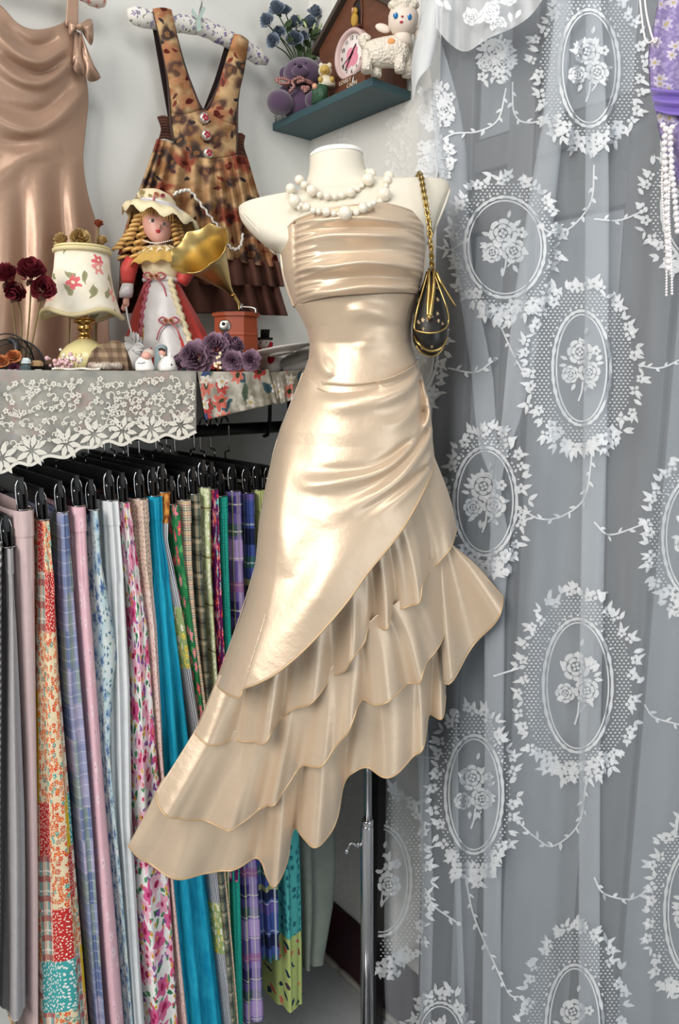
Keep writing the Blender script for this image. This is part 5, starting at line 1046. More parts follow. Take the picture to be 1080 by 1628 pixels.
for lab, x_, y_, rx, m in (('dark faceted stone hair clip on the board', 40, 583, 9, M_gem), ('pale crystal hair clip on the board', 41, 573, 8, M_gem2), ('amber stone hair clip on the board', 58, 577, 11, M_gem3)):
    q, D = T('stone_clip', lab, 'hair clip', x_, .295, 'stone hair clips'); obj('stone', loft([ringE(x_, y_ + 5, rx, 6, 8), ringE(x_, y_, rx, 6, 8), ringE(x_, y_ - 4, rx * .6, 4, 8)]), m, q, D, smooth=False); obj('pin', box(x_ - rx * .8, x_ + rx * .8, 587.4, 589, -3, 3), M_chr, q, D, smooth=False)
M_pinkp = flat('pink_pearl', (206, 166, 170), .25, .6); M_whitep = flat('white_pearl', (236, 228, 214), .22, .6)
for lab, cx, cy, m, n, sx_, sy_ in (('cluster of pink pearl beads on a hair comb before the lamp', 100, 578, M_pinkp, 34, 26, 10), ('spray of tiny white pearls on wires before the lamp base', 112, 570, M_whitep, 22, 22, 12)):
    q, D = T('beaded_comb', lab, 'hair comb', cx, .295)
    for k in range(n):
        x_, y_ = cx + rg.gauss(0, .5) * sx_, min(587, cy + rg.gauss(0, .5) * sy_); obj('bead', ell(x_, y_, rg.uniform(-6, 6), *[rg.uniform(1.8, 4.2)] * 3, 8, 6), m, q, D)
    for k in range(5): obj('wire', tube([(cx + (k - 2) * 5, 589, 0), (cx + (k - 2) * 9, cy - 8, 0)], .6, 5, 1), M_brass, q, D)
q, D = T('pearl_string', 'string of small white pearls lying along the board edge', 'necklace', 105, .312)
for k in range(26): obj('bead', ell(84 + k * 2.9, 586.5 - .8 * math.sin(k * .5), 3 * math.sin(k * .7), 1.9, 1.9, 1.9, 8, 6), M_whitep, q, D)
M_scr = satin('pale_ribbon', (196, 182, 170), .5, .1)
for lab, cx, b in (('pale satin scrunchie lying before the plaid cloth', 158, .29), ('cream lace scrunchie beside the plaid cloth', 176, .275)):
    q, D = T('scrunchie', lab, 'scrunchie', cx, b); th = np.linspace(0, 2 * math.pi, 50, endpoint=False)
    P = np.stack([[(cx + (14 + 4 * math.cos(p)) * math.cos(a) * (1 + .04 * math.sin(a * 19)), 582 + 5 * math.sin(p) + 1.3 * math.sin(a * 17), (12 + 4 * math.cos(p)) * math.sin(a)) for p in np.linspace(0, 6.283, 8, endpoint=False)] for a in th]); obj('gathered_ring', grid(P, True, True), M_scr, q, D)
t = NT('brown_plaid_cloth', .9, .1); oc = t.oc(); M_bpl = t.base(plaid(t, oc, lin(150, 128, 104), [(0, .014, 0, .5, lin(84, 66, 54), .55), (2, .014, 0, .5, lin(84, 66, 54), .55)]))
q, D = T('plaid_cloth', 'brown checked cloth piled up right of the lamp base', 'cloth', 176, .255)
Q = coons([(146, 560), (160, 548), (184, 541), (196, 545)], [(140, 590), (175, 591), (210, 590)], [(146, 560), (140, 590)], [(196, 545), (204, 565), (210, 590)], 40, 24); s_ = np.linspace(0, 1, 40)[:, None]; v_ = np.linspace(0, 1, 24)[None]
F1 = np.concatenate([Q, (14 * v_ + 4 * np.sin(s_ * 12 + v_ * 3))[..., None]], 2); F2 = np.concatenate([Q, (-10 * v_ + 3 * np.sin(s_ * 9))[..., None]], 2); obj('front_fold', grid(F1), M_bpl, q, D, solid=.001); obj('back_fold', grid(F2), M_bpl, q, D, solid=.001)
# doll
M_skin = flat('porcelain_skin', (214, 160, 144), .4, .4); M_hair = satin('blond_hair', (212, 170, 100), .45, .15); M_lips = flat('doll_lips', (170, 40, 50), .35); M_iris = flat('doll_iris', (62, 56, 60), .2, .6); M_red = satin('red_velvet', (190, 58, 50), .55, .05); M_apron = satin('apron_satin', (214, 210, 208), .4, .1); M_lacec = fabric('cream_lace', (222, 208, 172), .85, .15); M_goldr = sheer('gold_organza', (226, 190, 110), .8); M_ribp = satin('rose_ribbon', (176, 84, 96), .45, .1)
q, D = T('porcelain_doll', 'blond porcelain doll in a red gown with white apron and lace hat', 'doll', 265, .125)
hd = obj('head', loft(resample([ringE(257, 389, 6, 8, 24, 10), ringE(256, 385, 12, 13, 24, 10), ringE(254, 376, 19, 19, 24, 7), ringE(252, 363, 23, 23, 24, 4), ringE(251, 350, 24, 24, 24, 2), ringE(250, 338, 20, 21, 24, 0), ringE(250, 330, 9, 10, 24, 0)], 3)), M_skin, q, D)
for x_, y_ in ((249, 357), (266, 361)):
    e = obj('eye', ell(x_, y_, 25 if x_ < 255 else 21, 4.2, 3.2, 2.2, 12, 8), M_eyew, hd, D); obj('iris', ell(x_ + 1, y_, 27 if x_ < 255 else 23, 2.6, 2.8, 1.2, 10, 6), M_iris, hd, D)
    obj('eyebrow', tube([(x_ - 4, y_ - 5, 25), (x_, y_ - 7, 25), (x_ + 4, y_ - 6, 24)], .7, 5, 3), M_hair, hd, D)
obj('nose', ell(261, 366, 28, 2.3, 4, 3.4), M_skin, hd, D); obj('lips', cat(ell(258, 372, 25.5, 4.5, 1.6, 2), ell(258, 374.5, 25, 3.4, 1.7, 2)), M_lips, hd, D)
obj('neck', loft([ringE(254, 405, 12, 11, 16, 3), ringE(255, 392, 8, 8, 16, 5), ringE(255, 382, 9, 9, 16, 6)]), M_skin, q, D)
hr = []
def curl(x0, y0, x1, y1, d, r, rt, turns):
    s_ = np.linspace(0, 1, int(turns * 10)); a = s_ * turns * 6.283
    return tube(np.stack([x0 + (x1 - x0) * s_ + r * np.cos(a), y0 + (y1 - y0) * s_, d + r * np.sin(a)], 1), rt, 6, 1)
for x0, y0, x1, y1, d, r in ((228, 345, 205, 400, 4, 7), (222, 350, 194, 412, -4, 7), (234, 350, 216, 412, 8, 6), (226, 345, 208, 385, 14, 6), (218, 360, 188, 398, 6, 6), (232, 365, 226, 418, 2, 6), (276, 350, 284, 390, 4, 5), (280, 352, 290, 382, -4, 5), (240, 350, 240, 420, -16, 7), (262, 350, 264, 420, -18, 7)): obj('hair_curl', curl(x0, y0, x1, y1, d, r * .95, 2.9, 5.5), M_hair, q, D)
for k in range(13):
    x_ = 230 + k * 3.9; obj('hair_fringe', tube([(250 + (x_ - 252) * .5, 328, 14), (x_, 338, 25 - abs(x_ - 252) * .35), (x_ + (2 if x_ > 252 else -2), 349 + abs(x_ - 255) * .35, 26 - abs(x_ - 252) * .5)], [2.6, 2.6, 1.0], 6, 4), M_hair, q, D)
obj('hair_cap', ell(249, 350, -5, 27, 27, 22, 18, 12), M_hair, q, D)
th = np.linspace(0, 2 * math.pi, 60, endpoint=False)
def brim(rx, rd, y, w_, sag=0): return np.stack([256 + rx * np.cos(th), y + .22 * rx * np.cos(th) + w_ * np.sin(th * 11) - sag * np.sin(th) * .3, rd * np.sin(th)], 1)
ht = obj('hat_brim', loft([brim(26, 26, 326, 0), brim(38, 36, 330, .5), brim(48, 46, 336, 1.5, 10)], False), M_apron, q, D, solid=.0012)
obj('lace_frill', loft([brim(47, 45, 335, 1.2, 10), brim(55, 50, 342, 4, 12), brim(60, 54, 352, 5.5, 14)], False), M_lacec, ht, D, solid=.0008)
obj('hat_crown', loft([ringE(254, 330, 27, 27, 24, 0, .22), ringE(252, 316, 27, 26, 24, 0, .2), ringE(250, 306, 20, 19, 24, 0, .2), ringE(250, 302, 8, 8, 24, 0, .2)]), M_lacec, ht, D)
obj('hat_ribbon', tube(np.stack([254 + 28 * np.cos(th), 325 + .22 * 28 * np.cos(th), 28 * np.sin(th)], 1), 2.4, 6, 1, True), M_apron, ht, D)
for x_, y_, r, m in ((256, 316, 5, M_peach), (246, 318, 4, M_lacec), (266, 318, 4, M_ribp), (224, 322, 8, M_lacec), (232, 312, 9, M_lacec)): obj('hat_flower', rose3(x_, y_, 27 if x_ > 240 else 16, r, (0, -.3, 1), rg), m, ht, D)
obj('hat_streamer', tube([(254, 320, 30), (252, 332, 34), (250, 340, 36)], 1.5, 5, 4), M_ribp, ht, D)
for k, x_ in enumerate(np.linspace(232, 276, 17)): obj('necklace_bead', ell(x_, 385 + 6 * math.sin((x_ - 232) / 44 * 3.14) - (x_ - 232) * .02, 12 + 9 * math.sin((x_ - 232) / 44 * 3.14), 1.4, 1.4, 1.4, 8, 5), M_whitep, q, D)
obj('bodice', loft([ringE(256, 396, 24, 15, 24, 0), ringE(255, 410, 33, 19, 24, 2), ringE(256, 430, 29, 18, 24, 2), ringE(258, 447, 24, 16, 24, 1)]), M_lacec, q, D)
def frill(y0, y1, r0, r1, w_, m, nm, cx=254): 
    A = [np.stack([cx + r * np.cos(th), y + w_ * k * np.sin(th * 13) - .06 * r * np.cos(th), .62 * r * np.sin(th) + 2 + w_ * k * np.cos(th * 13)], 1) for k, (y, r) in zip((.2, .6, 1), ((y0, r0), ((y0 + y1) / 2, (r0 + r1) / 2), (y1, r1)))]; obj(nm, loft(A, False), m, q, D, solid=.0008)
frill(391, 403, 18, 34, 2.2, M_lacec, 'lace_collar'); frill(396, 421, 26, 50, 2.6, M_goldr, 'organza_collar')
obj('sleeve', tube([(212, 412, 2), (206, 430, 4), (205, 452, 6)], [11, 13.5, 9], 14, 4), M_red, q, D); obj('sleeve', tube([(290, 412, -2), (296, 432, 0), (290, 452, 6)], [11, 13, 9], 14, 4), M_red, q, D)
obj('cuff', loft([ringE(205, 452, 9, 9, 16, 6), ringE(203, 466, 11, 10, 16, 7), ringE(202, 474, 10, 9, 16, 7)]), M_apron, q, D)
hn = obj('hand', cat(tube([(204, 470, 7), (203, 480, 8), (202, 487, 9)], [4.6, 5.4, 4.2], 10, 3)), M_skin, q, D)
for k in range(4): obj('finger', tube([(199 + k * 2.0, 485, 10 - k), (197 + k * 1.9, 491, 11 - k), (197.5 + k * 1.7, 495 - abs(k - 1), 9 - k)], 1.2, 6, 3), M_skin, hn, D)
obj('thumb', tube([(206, 480, 10), (208, 485, 12), (206, 489, 12)], 1.3, 6, 3), M_skin, hn, D)
SKR = [(445, 257, 25, 18), (470, 259, 36, 26), (500, 262, 50, 36), (535, 267, 63, 42), (565, 272, 73, 46), (590, 276, 80, 48)]
def gown(a0, a1, grow, nm, mat, n=40, folds=9, fa=1.6):
    R_ = []
    for y_, cx, rx, rd in SKR:
        a = np.linspace(a0, a1, n); k = (y_ - 445) / 145; w_ = 1 + fa / 40 * k * np.sin(a * folds * 2); R_.append(np.stack([cx + (rx + grow) * w_ * np.cos(a), np.full(n, y_), (rd + grow) * w_ * np.sin(a)], 1))
    return obj(nm, grid(np.array(R_)), mat, q, D, solid=.0012)
gown(0, 6.2832, 0, 'gown', M_red, 90); gown(.95, 2.05, 2.0, 'apron', M_apron, 40, 5)
for a_, m, nm in ((.93, M_goldr, 'apron_frill'), (2.07, M_ribp, 'apron_braid')):
    P = np.array([(cx + (rx + 4) * math.cos(a_), y_, (rd + 4) * math.sin(a_)) for y_, cx, rx, rd in SKR]); P = smooth_path(P, 8); s_ = np.arange(len(P)); obj(nm, tube(P + np.stack([2 * np.sin(s_ * 1.9), 0 * s_, 1.5 * np.cos(s_ * 1.9)], 1), 4.5 if nm == 'apron_frill' else 3, 6, 1), M_lacec if nm == 'apron_frill' else M_ribp, q, D)
obj('sash', tube([(232, 447, 12), (250, 446, 20), (270, 445, 19), (283, 447, 8)], 4, 8, 4), M_apron, q, D)
for cx, cy, d_, s_ in ((252, 443, 24, 1.0), (280, 514, 46, .9)):
    for dx in (-1, 1): obj('bow_loop', tube([(cx, cy, d_), (cx + dx * 10 * s_, cy - 6 * s_, d_ + 2), (cx + dx * 17 * s_, cy - 1, d_), (cx + dx * 10 * s_, cy + 4 * s_, d_ + 1), (cx, cy, d_)], 1.5, 6, 4), M_ribp, q, D); obj('bow_tail', tube([(cx, cy, d_), (cx + dx * 14 * s_, cy + 14 * s_, d_ + 3), (cx + dx * 20 * s_, cy + 32 * s_, d_ + 4)], 1.2, 6, 4), M_ribp, q, D)
    for dx in (-4, 4): obj('bow_rose', rose3(cx + dx, cy, d_ + 3, 5, (0, 0, 1), rg), M_peach, q, D)
obj('gold_chain', tube([(240, 520, 38), (238, 545, 44), (234, 572, 50), (232, 586, 50)], 1.2, 5, 4), M_brass, q, D)
M_tulle = fabric('white_tulle', (206, 204, 202), .9, .1); q, D = T('pompom_bag', 'white tulle pompom hanging by a cord from the doll hand', 'ornament', 213, .18)
obj('pompom', cat(*[leaf3(213, 548, 0, rg.uniform(0, 6.28), rg.uniform(14, 22), rg.uniform(4, 7), rg.uniform(-.4, .7), rg.uniform(-1, 1)) for k in range(40)]), M_tulle, q, D, kind='stuff'); obj('ball', ell(212, 572, -2, 17, 17, 15), M_tulle, q, D); obj('cord', tube([(203, 488, 8), (206, 508, 9), (211, 530, 6), (213, 546, 0)], 1.6, 6, 4), M_apron, q, D)
# rabbit figurines and hooded figure
M_white = flat('white_glaze', (232, 230, 226), .25, .5); M_hood = flat('hood_blue', (128, 146, 150), .5)
q, D = T('rabbit_figurine', 'white glazed rabbit figurine with dark eyes and upright ears before the purple peonies', 'figurine', 263, .298, 'rabbit figurines')
obj('body', loft(resample([ringE(263, 593, 13, 11, 18, 0), ringE(264, 586, 15, 13, 18, 0), ringE(265, 577, 14, 12, 18, 0), ringE(267, 569, 9, 8, 18, 0), ringE(267, 566, 3, 3, 18, 0)], 3)), M_white, q, D)
for e in (ell(258, 569, 0, 3, 6, 2.5, 10, 7, -.4), ell(270, 566, 0, 2.6, 6, 2.5, 10, 7, .2)): obj('ear', e, M_white, q, D)
for x_ in (263, 275): obj('eye', ell(x_, 580, 11 if x_ < 270 else 9, 1.5, 1.5, 1, 8, 5), M_ink, q, D)
obj('paw', ell(258, 592, 10, 4, 3, 4), M_white, q, D)
q, D = T('rabbit_figurine', 'white glazed sleeping figurine with a pink face in a bonnet, left of the rabbit', 'figurine', 231, .298, 'rabbit figurines')
obj('body', loft(resample([ringE(231, 593, 14, 12, 18, 0), ringE(230, 584, 15, 13, 18, 0), ringE(229, 575, 13, 11, 18, 0), ringE(231, 568, 9, 8, 18, 0)], 3)), M_white, q, D); obj('face', ell(234, 566, 5, 8, 7, 7), M_skin, q, D); obj('bonnet', ell(236, 562, -2, 10, 8, 9), M_scr, q, D)
obj('whisker_line', tube([(222, 577, 11), (228, 578, 13), (234, 576, 12)], .5, 5, 3), M_ink, q, D)
q, D = T('hooded_figurine', 'small figurine in a grey blue hood behind the white rabbit', 'figurine', 257, .262); obj('cloak', loft(resample([ringE(256, 592, 11, 10, 16, 0), ringE(255, 575, 10, 9, 16, 0), ringE(256, 562, 10, 9, 16, 0), ringE(257, 552, 9, 8, 16, 0), ringE(258, 548, 3, 3, 16, 0)], 3)), M_hood, q, D); obj('face', ell(260, 562, 7, 6, 8, 4), M_skin, q, D); obj('hair', tube([(255, 556, 10), (260, 555, 12), (265, 558, 10)], 1.6, 6, 3), M_sep, q, D)
# peonies
M_peo = fabric('purple_peony_petal', (146, 118, 136), .8, .35); M_berry = flat('cream_berry', (222, 206, 176), .5); M_dleaf = fabric('dark_leaf', (52, 56, 58), .8)
q, D = T('peony_bunch', 'bunch of dusty purple silk peonies on the board edge', 'flowers', 335, .285)
LAY = ((.18, 3, .9), (.34, 5, .85), (.52, 6, .75), (.72, 7, .55), (.9, 8, .35), (1.05, 8, .1))
for x_, y_, d_, r, n in ((313, 568, 14, 29, (-.1, -.1, 1)), (343, 550, 6, 24, (.1, -.4, 1)), (372, 574, 12, 18, (.1, 0, 1)), (400, 573, 8, 17, (.3, 0, 1)), (290, 574, 2, 18, (-.8, -.2, .6)), (372, 548, -6, 18, (.5, -.6, .6)), (356, 538, -8, 14, (.3, -.9, .4))):
    obj('peony', rose3(x_, y_, d_, r, n, rg, LAY, .12), M_peo, q, D); obj('stem', tube([(x_, y_ + 4, d_ - 8), ((x_ + 340) / 2, 586, -10), (345, 590, -14)], 1.6, 6, 4), M_dleaf, q, D)
for k in range(9): obj('leaf', leaf3(330 + rg.uniform(-46, 60), 580 + rg.uniform(-10, 4), rg.uniform(-10, 12), rg.uniform(0, 6.28), rg.uniform(14, 22), 6), M_dleaf, q, D)
for k in range(9): obj('berry', ell(349 + rg.uniform(-6, 6), 575 + rg.uniform(-14, 12), 20, 2.6, 2.6, 2.6, 8, 6), M_berry, q, D)
# toy gramophone
M_gbox = flat('orange_brown_lacquer', (156, 76, 50), .35, .4); M_gold = flat('brushed_gold', (200, 174, 112), .36, .5, Metallic=1.0); M_silver = flat('dull_silver', (176, 174, 170), .3, .5, Metallic=1.0)
q, D = T('toy_gramophone', 'toy gramophone with a flared gold horn and orange brown box', 'gramophone', 376, .215)
def octa(cx, y_, r, rd, rot=.35): a = np.arange(8) * 6.2832 / 8 + rot; return np.stack([cx + r * np.cos(a), np.full(8, y_), rd * np.sin(a)], 1)
obj('box', loft([octa(376, 592, 38, 30), octa(376, 536, 36, 28), octa(376, 533, 37, 29), octa(376, 530, 36, 28), octa(376, 504, 36, 28)]), M_gbox, q, D, smooth=False); obj('lid', loft([octa(376, 504, 40, 32), octa(376, 499, 40, 32), octa(376, 497, 34, 27)]), M_gbox, q, D, smooth=False)
obj('turntable', loft([ringE(372, 497, 26, 20, 28), ringE(372, 494, 26, 20, 28)]), M_dark, q, D); rs_ = obj('rosette', loft([ringE(0, 0, 11, 11, 20)]*1 + [ringE(0, 1, 11, 11, 20), ringE(0, 2, 4, 4, 20)]), M_silver, q, D) if False else None
V, F = ell(362, 520, 26, 10, 10, 2.5, 18, 9); rs_ = obj('crank_plate', (V, F), M_silver, q, D); obj('rosette_center', ell(360, 517, 29, 3, 3, 2, 10, 6), M_ink, rs_, D)
obj('crank', tube([(384, 489, 10), (400, 490, 14), (408, 493, 16), (409, 500, 17)], 2, 8, 4), M_silver, q, D); obj('crank_grip', tube([(385, 484, 10), (385, 496, 10)], 2.6, 8, 1), M_silver, q, D)
ax = np.array([-.36, -.57, .78]); ax /= np.linalg.norm(ax); tip = np.array([369, 467, 4.0]); M3 = rot_to(ax); RH = []
for s_, r in ((0, 3.2), (.12, 6), (.3, 13), (.5, 21), (.7, 29), (.85, 36), (.95, 43), (1.0, 47), (1.01, 48)):
    a = np.linspace(0, 6.2832, 64, endpoint=False); fl = 1 + .025 * (s_ ** 6) * np.cos(a * 8); RH.append(tip + ax * s_ * 104 + (np.stack([r * fl * np.cos(a), r * fl * np.sin(a), -5 * (s_ ** 8) * np.abs(np.sin(a * 4))], 1)) @ M3.T)
obj('horn', loft(resample(RH, 3), False), M_gold, q, D, solid=.0012); obj('horn_elbow', tube([(369, 467, 4), (374, 474, 2), (380, 484, 1), (381, 497, 0)], [3.4, 3.2, 2.8, 2.8], 10, 5), M_gold, q, D); obj('horn_collar', ell(371, 470, 3, 4.4, 4.4, 4.4, 12, 8), M_brass, q, D)
# snowman, plate, grey cloth
M_blackh = flat('black_felt', (26, 24, 26), .8); M_carrot = flat('carrot_orange', (224, 120, 50), .5); M_scarf = flat('red_scarf', (178, 26, 40), .5)
q, D = T('snowman_figurine', 'glazed snowman figurine in a black top hat behind the white plate', 'figurine', 425, .20)
obj('body', ell(432, 579, 0, 21, 22, 19, 18, 12), M_white, q, D); obj('head', ell(421, 547, 0, 12.5, 12, 12, 16, 10), M_white, q, D); obj('neck', loft([ringE(430, 566, 12, 11, 14), ringE(424, 552, 9, 9, 14)]), M_white, q, D)
obj('hat', cat(loft([ringE(421, 540, 13, 12, 20), ringE(421, 537, 13, 12, 20)]), loft([ringE(421, 538, 7, 7, 18), ringE(422, 524, 7.5, 7, 18)])), M_blackh, q, D); obj('nose', loft([ringE(412, 548, 2.6, 2.6, 10, 10), ringE(402, 547, .6, .6, 10, 14)]), M_carrot, q, D)
obj('scarf', tube([(412, 556, 8), (422, 559, 11), (430, 553, 9), (432, 545, 6)], 3.4, 8, 4), M_scarf, q, D); obj('scarf_tail', ell(433, 571, 19, 5.5, 8, 3, 10, 7, .3), M_scarf, q, D)
for x_ in (416, 425): obj('eye', ell(x_, 545, 11, 1.2, 1.2, .8, 8, 5), M_ink, q, D)
M_gcl = fabric('grey_knit', (150, 148, 142), .95, .25); q, D = T('knit_cloth', 'rolled grey knitted cloth under the white plate', 'cloth', 470, .24)
P = [(446, 581, 0), (462, 577, 2), (480, 568, 2), (496, 556, 0)]; obj('roll', tube(P, [9, 13, 13, 10], 14, 5), M_gcl, q, D); obj('roll', tube([(452, 588, 8), (474, 584, 10), (496, 578, 8)], [5, 8, 8], 12, 5), M_gcl, q, D)
q, D = T('dinner_plate', 'white plate tilted on the grey cloth beside the mannequin', 'plate', 446, .262); tl = -.17
PR = [(3, 20, 0), (2.5, 22, 0), (1, 34, 0), (-3, 47, 0), (-4, 50, 0), (-2.6, 50, 0), (-.2, 36, 0), (.6, 22, 0)]
obj('dish', loft([np.stack([447 + r * np.cos(th), 558 + h + tl * r * np.cos(th) - .06 * r * np.sin(th), r * .62 * np.sin(th)], 1) for h, r, _ in PR]), M_white, q, D); obj('foot_ring', loft([np.stack([447 + r * np.cos(th), 558 + h + tl * r * np.cos(th) - .06 * r * np.sin(th), r * .62 * np.sin(th)], 1) for h, r in ((3, 20), (6, 19), (6, 17), (3, 17))]), M_white, q, D)
ZMIN = None
# ------------------------------------------------------------------ pearl necklace on the mannequin
MRm = np.array([((a[1] + b[1]) / 2, a[0], b[0], rd, c_, e) for a, b, rd, c_, e in MR])
def torso_d(x, y):
    v = [np.interp(y, MRm[:, 0], MRm[:, k]) for k in range(1, 6)]; u = np.clip((x - (v[0] + v[1]) / 2) / ((v[1] - v[0]) / 2), -1, 1)
    return v[3] + v[2] * (1 - abs(u) ** v[4]) ** (1 / v[4])
M_pearl = NT('pearl', .18, .6); M_pearl.set('Coat Weight', .4); M_pearl.set('Sheen Weight', .2); M_pearl = M_pearl.base(lin(228, 219, 201)); M_thread = flat('necklace_thread', (230, 224, 208), .7)
PM = mesh_of('pearl', ell(0, 0, 0, 1, 1, 1, 16, 10), True, None, True, M_pearl)
ZU = lambda L: [(370 + x / 2.769, 210 + y / 2.769, r / 2.769) for x, y, r in L]
S1 = ZU([(595, 188, 13), (608, 200, 20), (592, 247, 24), (565, 272, 10), (547, 289, 11), (517, 306, 19), (482, 320, 12), (452, 326, 12), (420, 324, 14), (388, 317, 12), (355, 298, 22), (322, 270, 15), (300, 243, 19)])
S2 = ZU([(685, 207, 22), (672, 245, 18), (665, 273, 11), (655, 318, 28), (641, 347, 12), (635, 362, 10), (621, 382, 17), (603, 403, 12), (585, 414, 12), (561, 426, 18), (535, 444, 13), (514, 447, 8), (492, 448, 25), (468, 448, 9), (450, 445, 12), (420, 438, 16), (390, 433, 11), (368, 427, 12), (341, 411, 17), (320, 397, 10), (306, 381, 11), (285, 352, 26), (271, 320, 10), (265, 287, 20)])
neck = thing('pearl_necklace', 'double strand necklace of mixed size pearls around the mannequin neck', 'necklace', px3([(550, 372, 90)], DM)[0])
for S, back in ((S1, [(470, 285), (500, 262), (560, 258)]), (S2, [(455, 300), (480, 284), (505, 274), (560, 268), (590, 274), (608, 280)])):
    pts = []
    for x_, y_, r in S:
        d_ = max(torso_d(x_, y_), torso_d(x_, y_ + 4), 8 if y_ < 300 else 0, float(dfield(np.array(x_), np.array(y_))) + 9 if y_ > 350 else 0) + r * .9; p = px3([(x_, y_, d_)], DM)[0]; pts.append((x_, y_, d_)); inst('pearl', PM, neck, p, r * DM / FPX)
    bk = [(x_, y_ - 4, -46) for x_, y_ in back]; L = bk + []; allp = pts[::-1] if pts[0][0] < pts[-1][0] else pts
    n = 16
    a, b_ = np.array(S[-1]), np.array(S[0])
    for k in range(1, n):
        s_ = k / n; x_ = a[0] + (b_[0] - a[0]) * s_; y_ = a[1] + (b_[1] - a[1]) * s_ - 6 * math.sin(3.14 * s_); d_ = 14 - 62 * math.sin(3.14 * s_) ** .6; r = 3.4 + 2.5 * (k % 4 == 0); pts.append((x_, y_, d_)); inst('pearl', PM, neck, px3([(x_, y_, d_)], DM)[0], r * DM / FPX)
    obj('thread', tube(pts + pts[:1], .7, 5, 1), M_thread, neck, DM)
# ------------------------------------------------------------------ handbag on the shoulder
t = NT('bag_brocade', .45, .4); oc = t.oc(); sx, sy, sz = t.sep(oc); cv = t.n.new('ShaderNodeCombineXYZ'); t.put(cv.inputs[0], t.ma('SUBTRACT', sy, sx)); t.put(cv.inputs[1], sz); M_bag = t.base(flowers(t, lin(30, 27, 24), cv.outputs[0], 95, .32, 5, lin(176, 150, 112), lin(120, 100, 76), lin(200, 180, 140), .4)); M_bgold = flat('antique_gold', (186, 158, 98), .28, .5, Metallic=1.0); M_leather = flat('black_leather', (26, 24, 22), .35, .5)
bag = thing('handbag', 'small dark brocade clasp handbag with gold frame hanging from the mannequin shoulder', 'handbag', px3([(678, 566, 50)], DM)[0])
BD = 52
def brow(y, xl, xr, rd, e=2.3): return ringE((xl + xr) / 2, y, (xr - xl) / 2, rd, 28, BD, 0, e)
obj('bag_body', loft(resample([brow(440, 671, 684, 4), brow(455, 667, 689, 9), brow(475, 660, 694, 16), brow(500, 654, 699, 24), brow(522, 651, 703, 30), brow(542, 653, 701, 30), brow(556, 660, 694, 24), brow(565, 670, 685, 12), brow(567, 676, 680, 3)], 4)), M_bag, bag, DM)
def loop(pts, dd): return [(x_, y_, BD + d_ + dd) for x_, y_, d_ in pts]
G1 = [(673, 441, 6), (664, 470, 16), (655, 500, 22), (651, 525, 20), (657, 532, 26), (676, 535, 33), (694, 529, 27), (702, 517, 18), (698, 495, 22), (690, 470, 16), (681, 441, 6)]
obj('piping', tube(loop(G1, 2), 1.5, 8, 5), M_bgold, bag, DM); obj('piping', tube(loop([(652, 538, 10), (656, 549, 22), (668, 559, 24), (680, 561, 24), (692, 555, 22), (701, 540, 10)], 4), 1.8, 8, 5), M_bgold, bag, DM); obj('piping', tube(loop([(655, 552, 6), (664, 563, 8), (678, 568, 8), (690, 563, 8), (699, 548, 6)], 2), 1.5, 8, 5), M_bgold, bag, DM)
obj('lower_panel', loft([ringE(677, y_, (r) , 31.5 * r / 26, 28, BD, 0, 2.3) for y_, r in ((533, 26), (545, 25.2), (553, 21.5))], False), M_leather, bag, DM)
for dx in (-3.5, 3.5): obj('frame_bar', tube([(678 + dx, 437, BD + 10), (676 + dx, 465, BD + 24), (673 + dx * .8, 492, BD + 32), (671 + dx * .5, 511, BD + 36)], [2.0, 3.0, 3.2, 2.6], 8, 5), M_bgold, bag, DM)
obj('clasp_ball', ell(671, 512, BD + 38, 3.4, 4, 3.2), M_bgold, bag, DM); obj('strap_tab', tube([(685, 441, BD + 6), (692, 458, BD + 12), (703, 476, BD + 10), (715, 493, BD + 6)], [2.6, 2.6, 2.2, 1.6], 6, 5), M_bgold, bag, DM)
CH = smooth_path([(664, 284, -14), (663, 282, 10), (664, 290, 40), (666, 320, 62), (671, 370, 82), (675, 410, 82), (679, 438, 62)], 12)
L_ = np.r_[0, np.cumsum(np.linalg.norm(np.diff(CH, axis=0), axis=1))]; nl = 34; th = np.linspace(0, 6.2832, 12, endpoint=False)
LM = mesh_of('link', tube(np.stack([.55 * np.cos(th), 0 * th, np.sin(th)], 1), .26, 6, 1, True), True, None, True, M_bgold)
for k in range(nl):
    s_ = L_[-1] * (k + .5) / nl; c = np.array([np.interp(s_, L_, CH[:, i]) for i in range(3)]); c1 = np.array([np.interp(min(s_ + 3, L_[-1]), L_, CH[:, i]) for i in range(3)]); p, p1 = px3([c], DM)[0], px3([c1], DM)[0]
    e = Vector(p1 - p).to_track_quat('Z', 'Y').to_euler(); o = inst('link', LM, bag, p, .0056, e); o.rotation_euler.rotate_axis('Z', 1.3 * (k % 2) + .4)
obj('woven_strap', tube(CH + np.stack([1.2 * np.sin(np.arange(len(CH)) * 1.4), 0 * CH[:, 0], 1.2 * np.cos(np.arange(len(CH)) * 1.4)], 1), 1.5, 6, 1), M_leather, bag, DM)
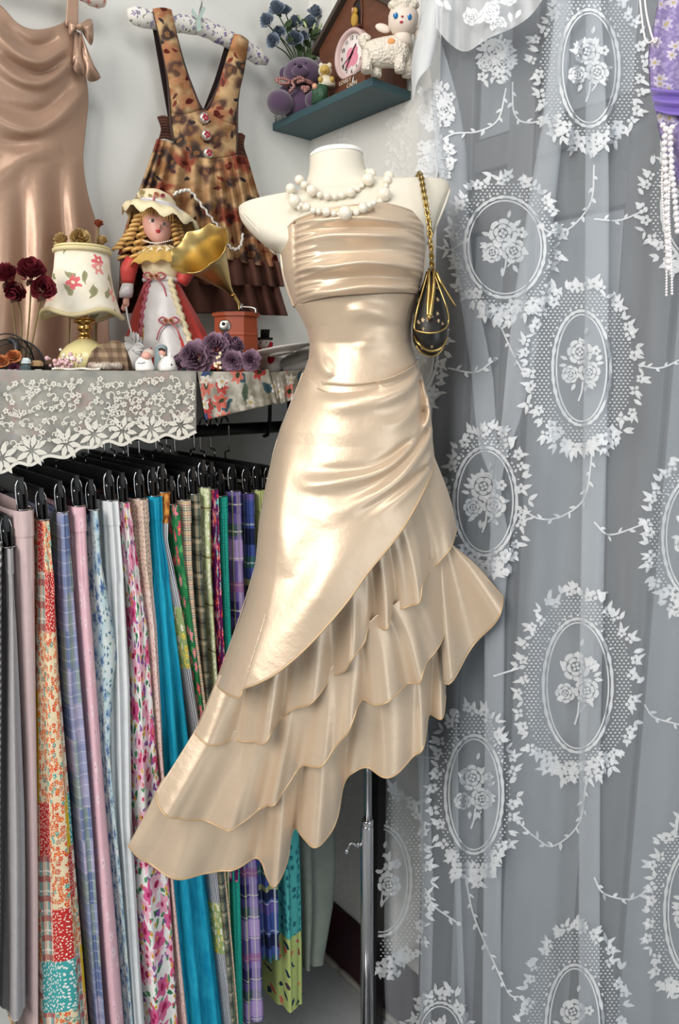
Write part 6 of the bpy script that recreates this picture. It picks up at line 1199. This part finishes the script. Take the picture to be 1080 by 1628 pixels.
# ------------------------------------------------------------------ lavender dress at the right edge
t = NT('lavender_lace', .8, .15); c = lin(150, 136, 186); uv = t.uv(); M_lav = clothfin(t, flowers(t, t.mix(t.rampf(t.noise(uv, 120, 3)[0], .45, .6), lin(140, 126, 176), lin(170, 158, 200)), uv, 36, .4, 6, lin(196, 188, 206), lin(180, 170, 200), lin(190, 170, 120), .8), .8); M_lavs = satin('violet_satin', (132, 108, 196), .32, .2); M_bead = flat('bead_pearl', (226, 222, 222), .2, .6)
lav = thing('lavender_dress', 'lavender lace dress with violet sash and beaded tassels at the right edge', 'dress', onR(1090, 200, .17))
def rpart(name, top, bot, left, right, fn, mat, nu=40, nv=30, a0=.17, parent=None, solid=.001):
    Q = coons(top, bot, left, right, nu, nv); s_ = np.linspace(0, 1, nu)[:, None]; v_ = np.linspace(0, 1, nv)[None]
    W = on_axis(Q.reshape(-1, 2), 0, a0); r = W - CAM; A = a0 + fn(s_, v_) + 0 * Q[..., 0]; k = (A.reshape(-1) - CAM[0]) / r[:, 0]
    return obj(name, grid((CAM + r * k[:, None]).reshape(nu, nv, 3)), mat, parent or lav, uv=pxuv(Q), solid=solid, fixn=False)
rpart('bodice', [(1048, 0), (1080, -20), (1230, -20)], [(1034, 140), (1080, 146), (1210, 150)], [(1048, 0), (1040, 40), (1032, 85), (1034, 140)], [(1230, -20), (1220, 60), (1210, 150)], lambda s, v: .03 * np.sin(s * 3.14) + .002 * np.sin(s * 40), M_lav)
rpart('sash', [(1034, 139), (1080, 144), (1210, 150)], [(1042, 176), (1080, 184), (1200, 186)], [(1034, 139), (1038, 158), (1042, 176)], [(1210, 150), (1200, 186)], lambda s, v: .008 + .03 * np.sin(s * 3.14) + .004 * np.sin(v * 14 + s * 3), M_lavs)
rpart('skirt', [(1043, 177), (1080, 184), (1200, 186)], [(1110, 470), (1160, 480), (1260, 470)], [(1043, 177), (1052, 222), (1074, 280), (1092, 360), (1110, 470)], [(1200, 186), (1230, 320), (1260, 470)], lambda s, v: .03 * np.sin(s * 3.14) + (.003 + .006 * v) * np.sin(s * 34), M_lav, 60)
for x0 in (1016, 1024): obj('strap', tube(wr([(x0, -30), (x0 + 4, 20), (x0 + 12 if x0 < 1020 else x0 + 16, 66), (1046, 60)], .185), .0012, 6, 5), M_bead, lav)
BM = mesh_of('bead', ell(0, 0, 0, 1, 1, 1, 8, 6), True, None, True, M_bead)
for pts, r in (([(1060, 200), (1057, 230), (1060, 300), (1062, 380), (1064, 430)], .0036), ([(1066, 205), (1068, 260), (1074, 320), (1078, 370)], .0032), ([(1056, 235), (1053, 300), (1060, 400), (1060, 470)], .0016), ([(1068, 240), (1064, 330), (1068, 420), (1069, 468)], .0016), ([(1052, 196), (1062, 206), (1078, 196)], .0034)):
    P = smooth_path(wr(pts, .212), 14); Ls = np.r_[0, np.cumsum(np.linalg.norm(np.diff(P, axis=0), axis=1))]; st = obj('tassel_thread', tube(P, .0006, 5, 1), M_bead, lav)
    for s_ in np.arange(r, Ls[-1], r * 2.05): inst('bead', BM, st, [np.interp(s_, Ls, P[:, i]) for i in range(3)], r)
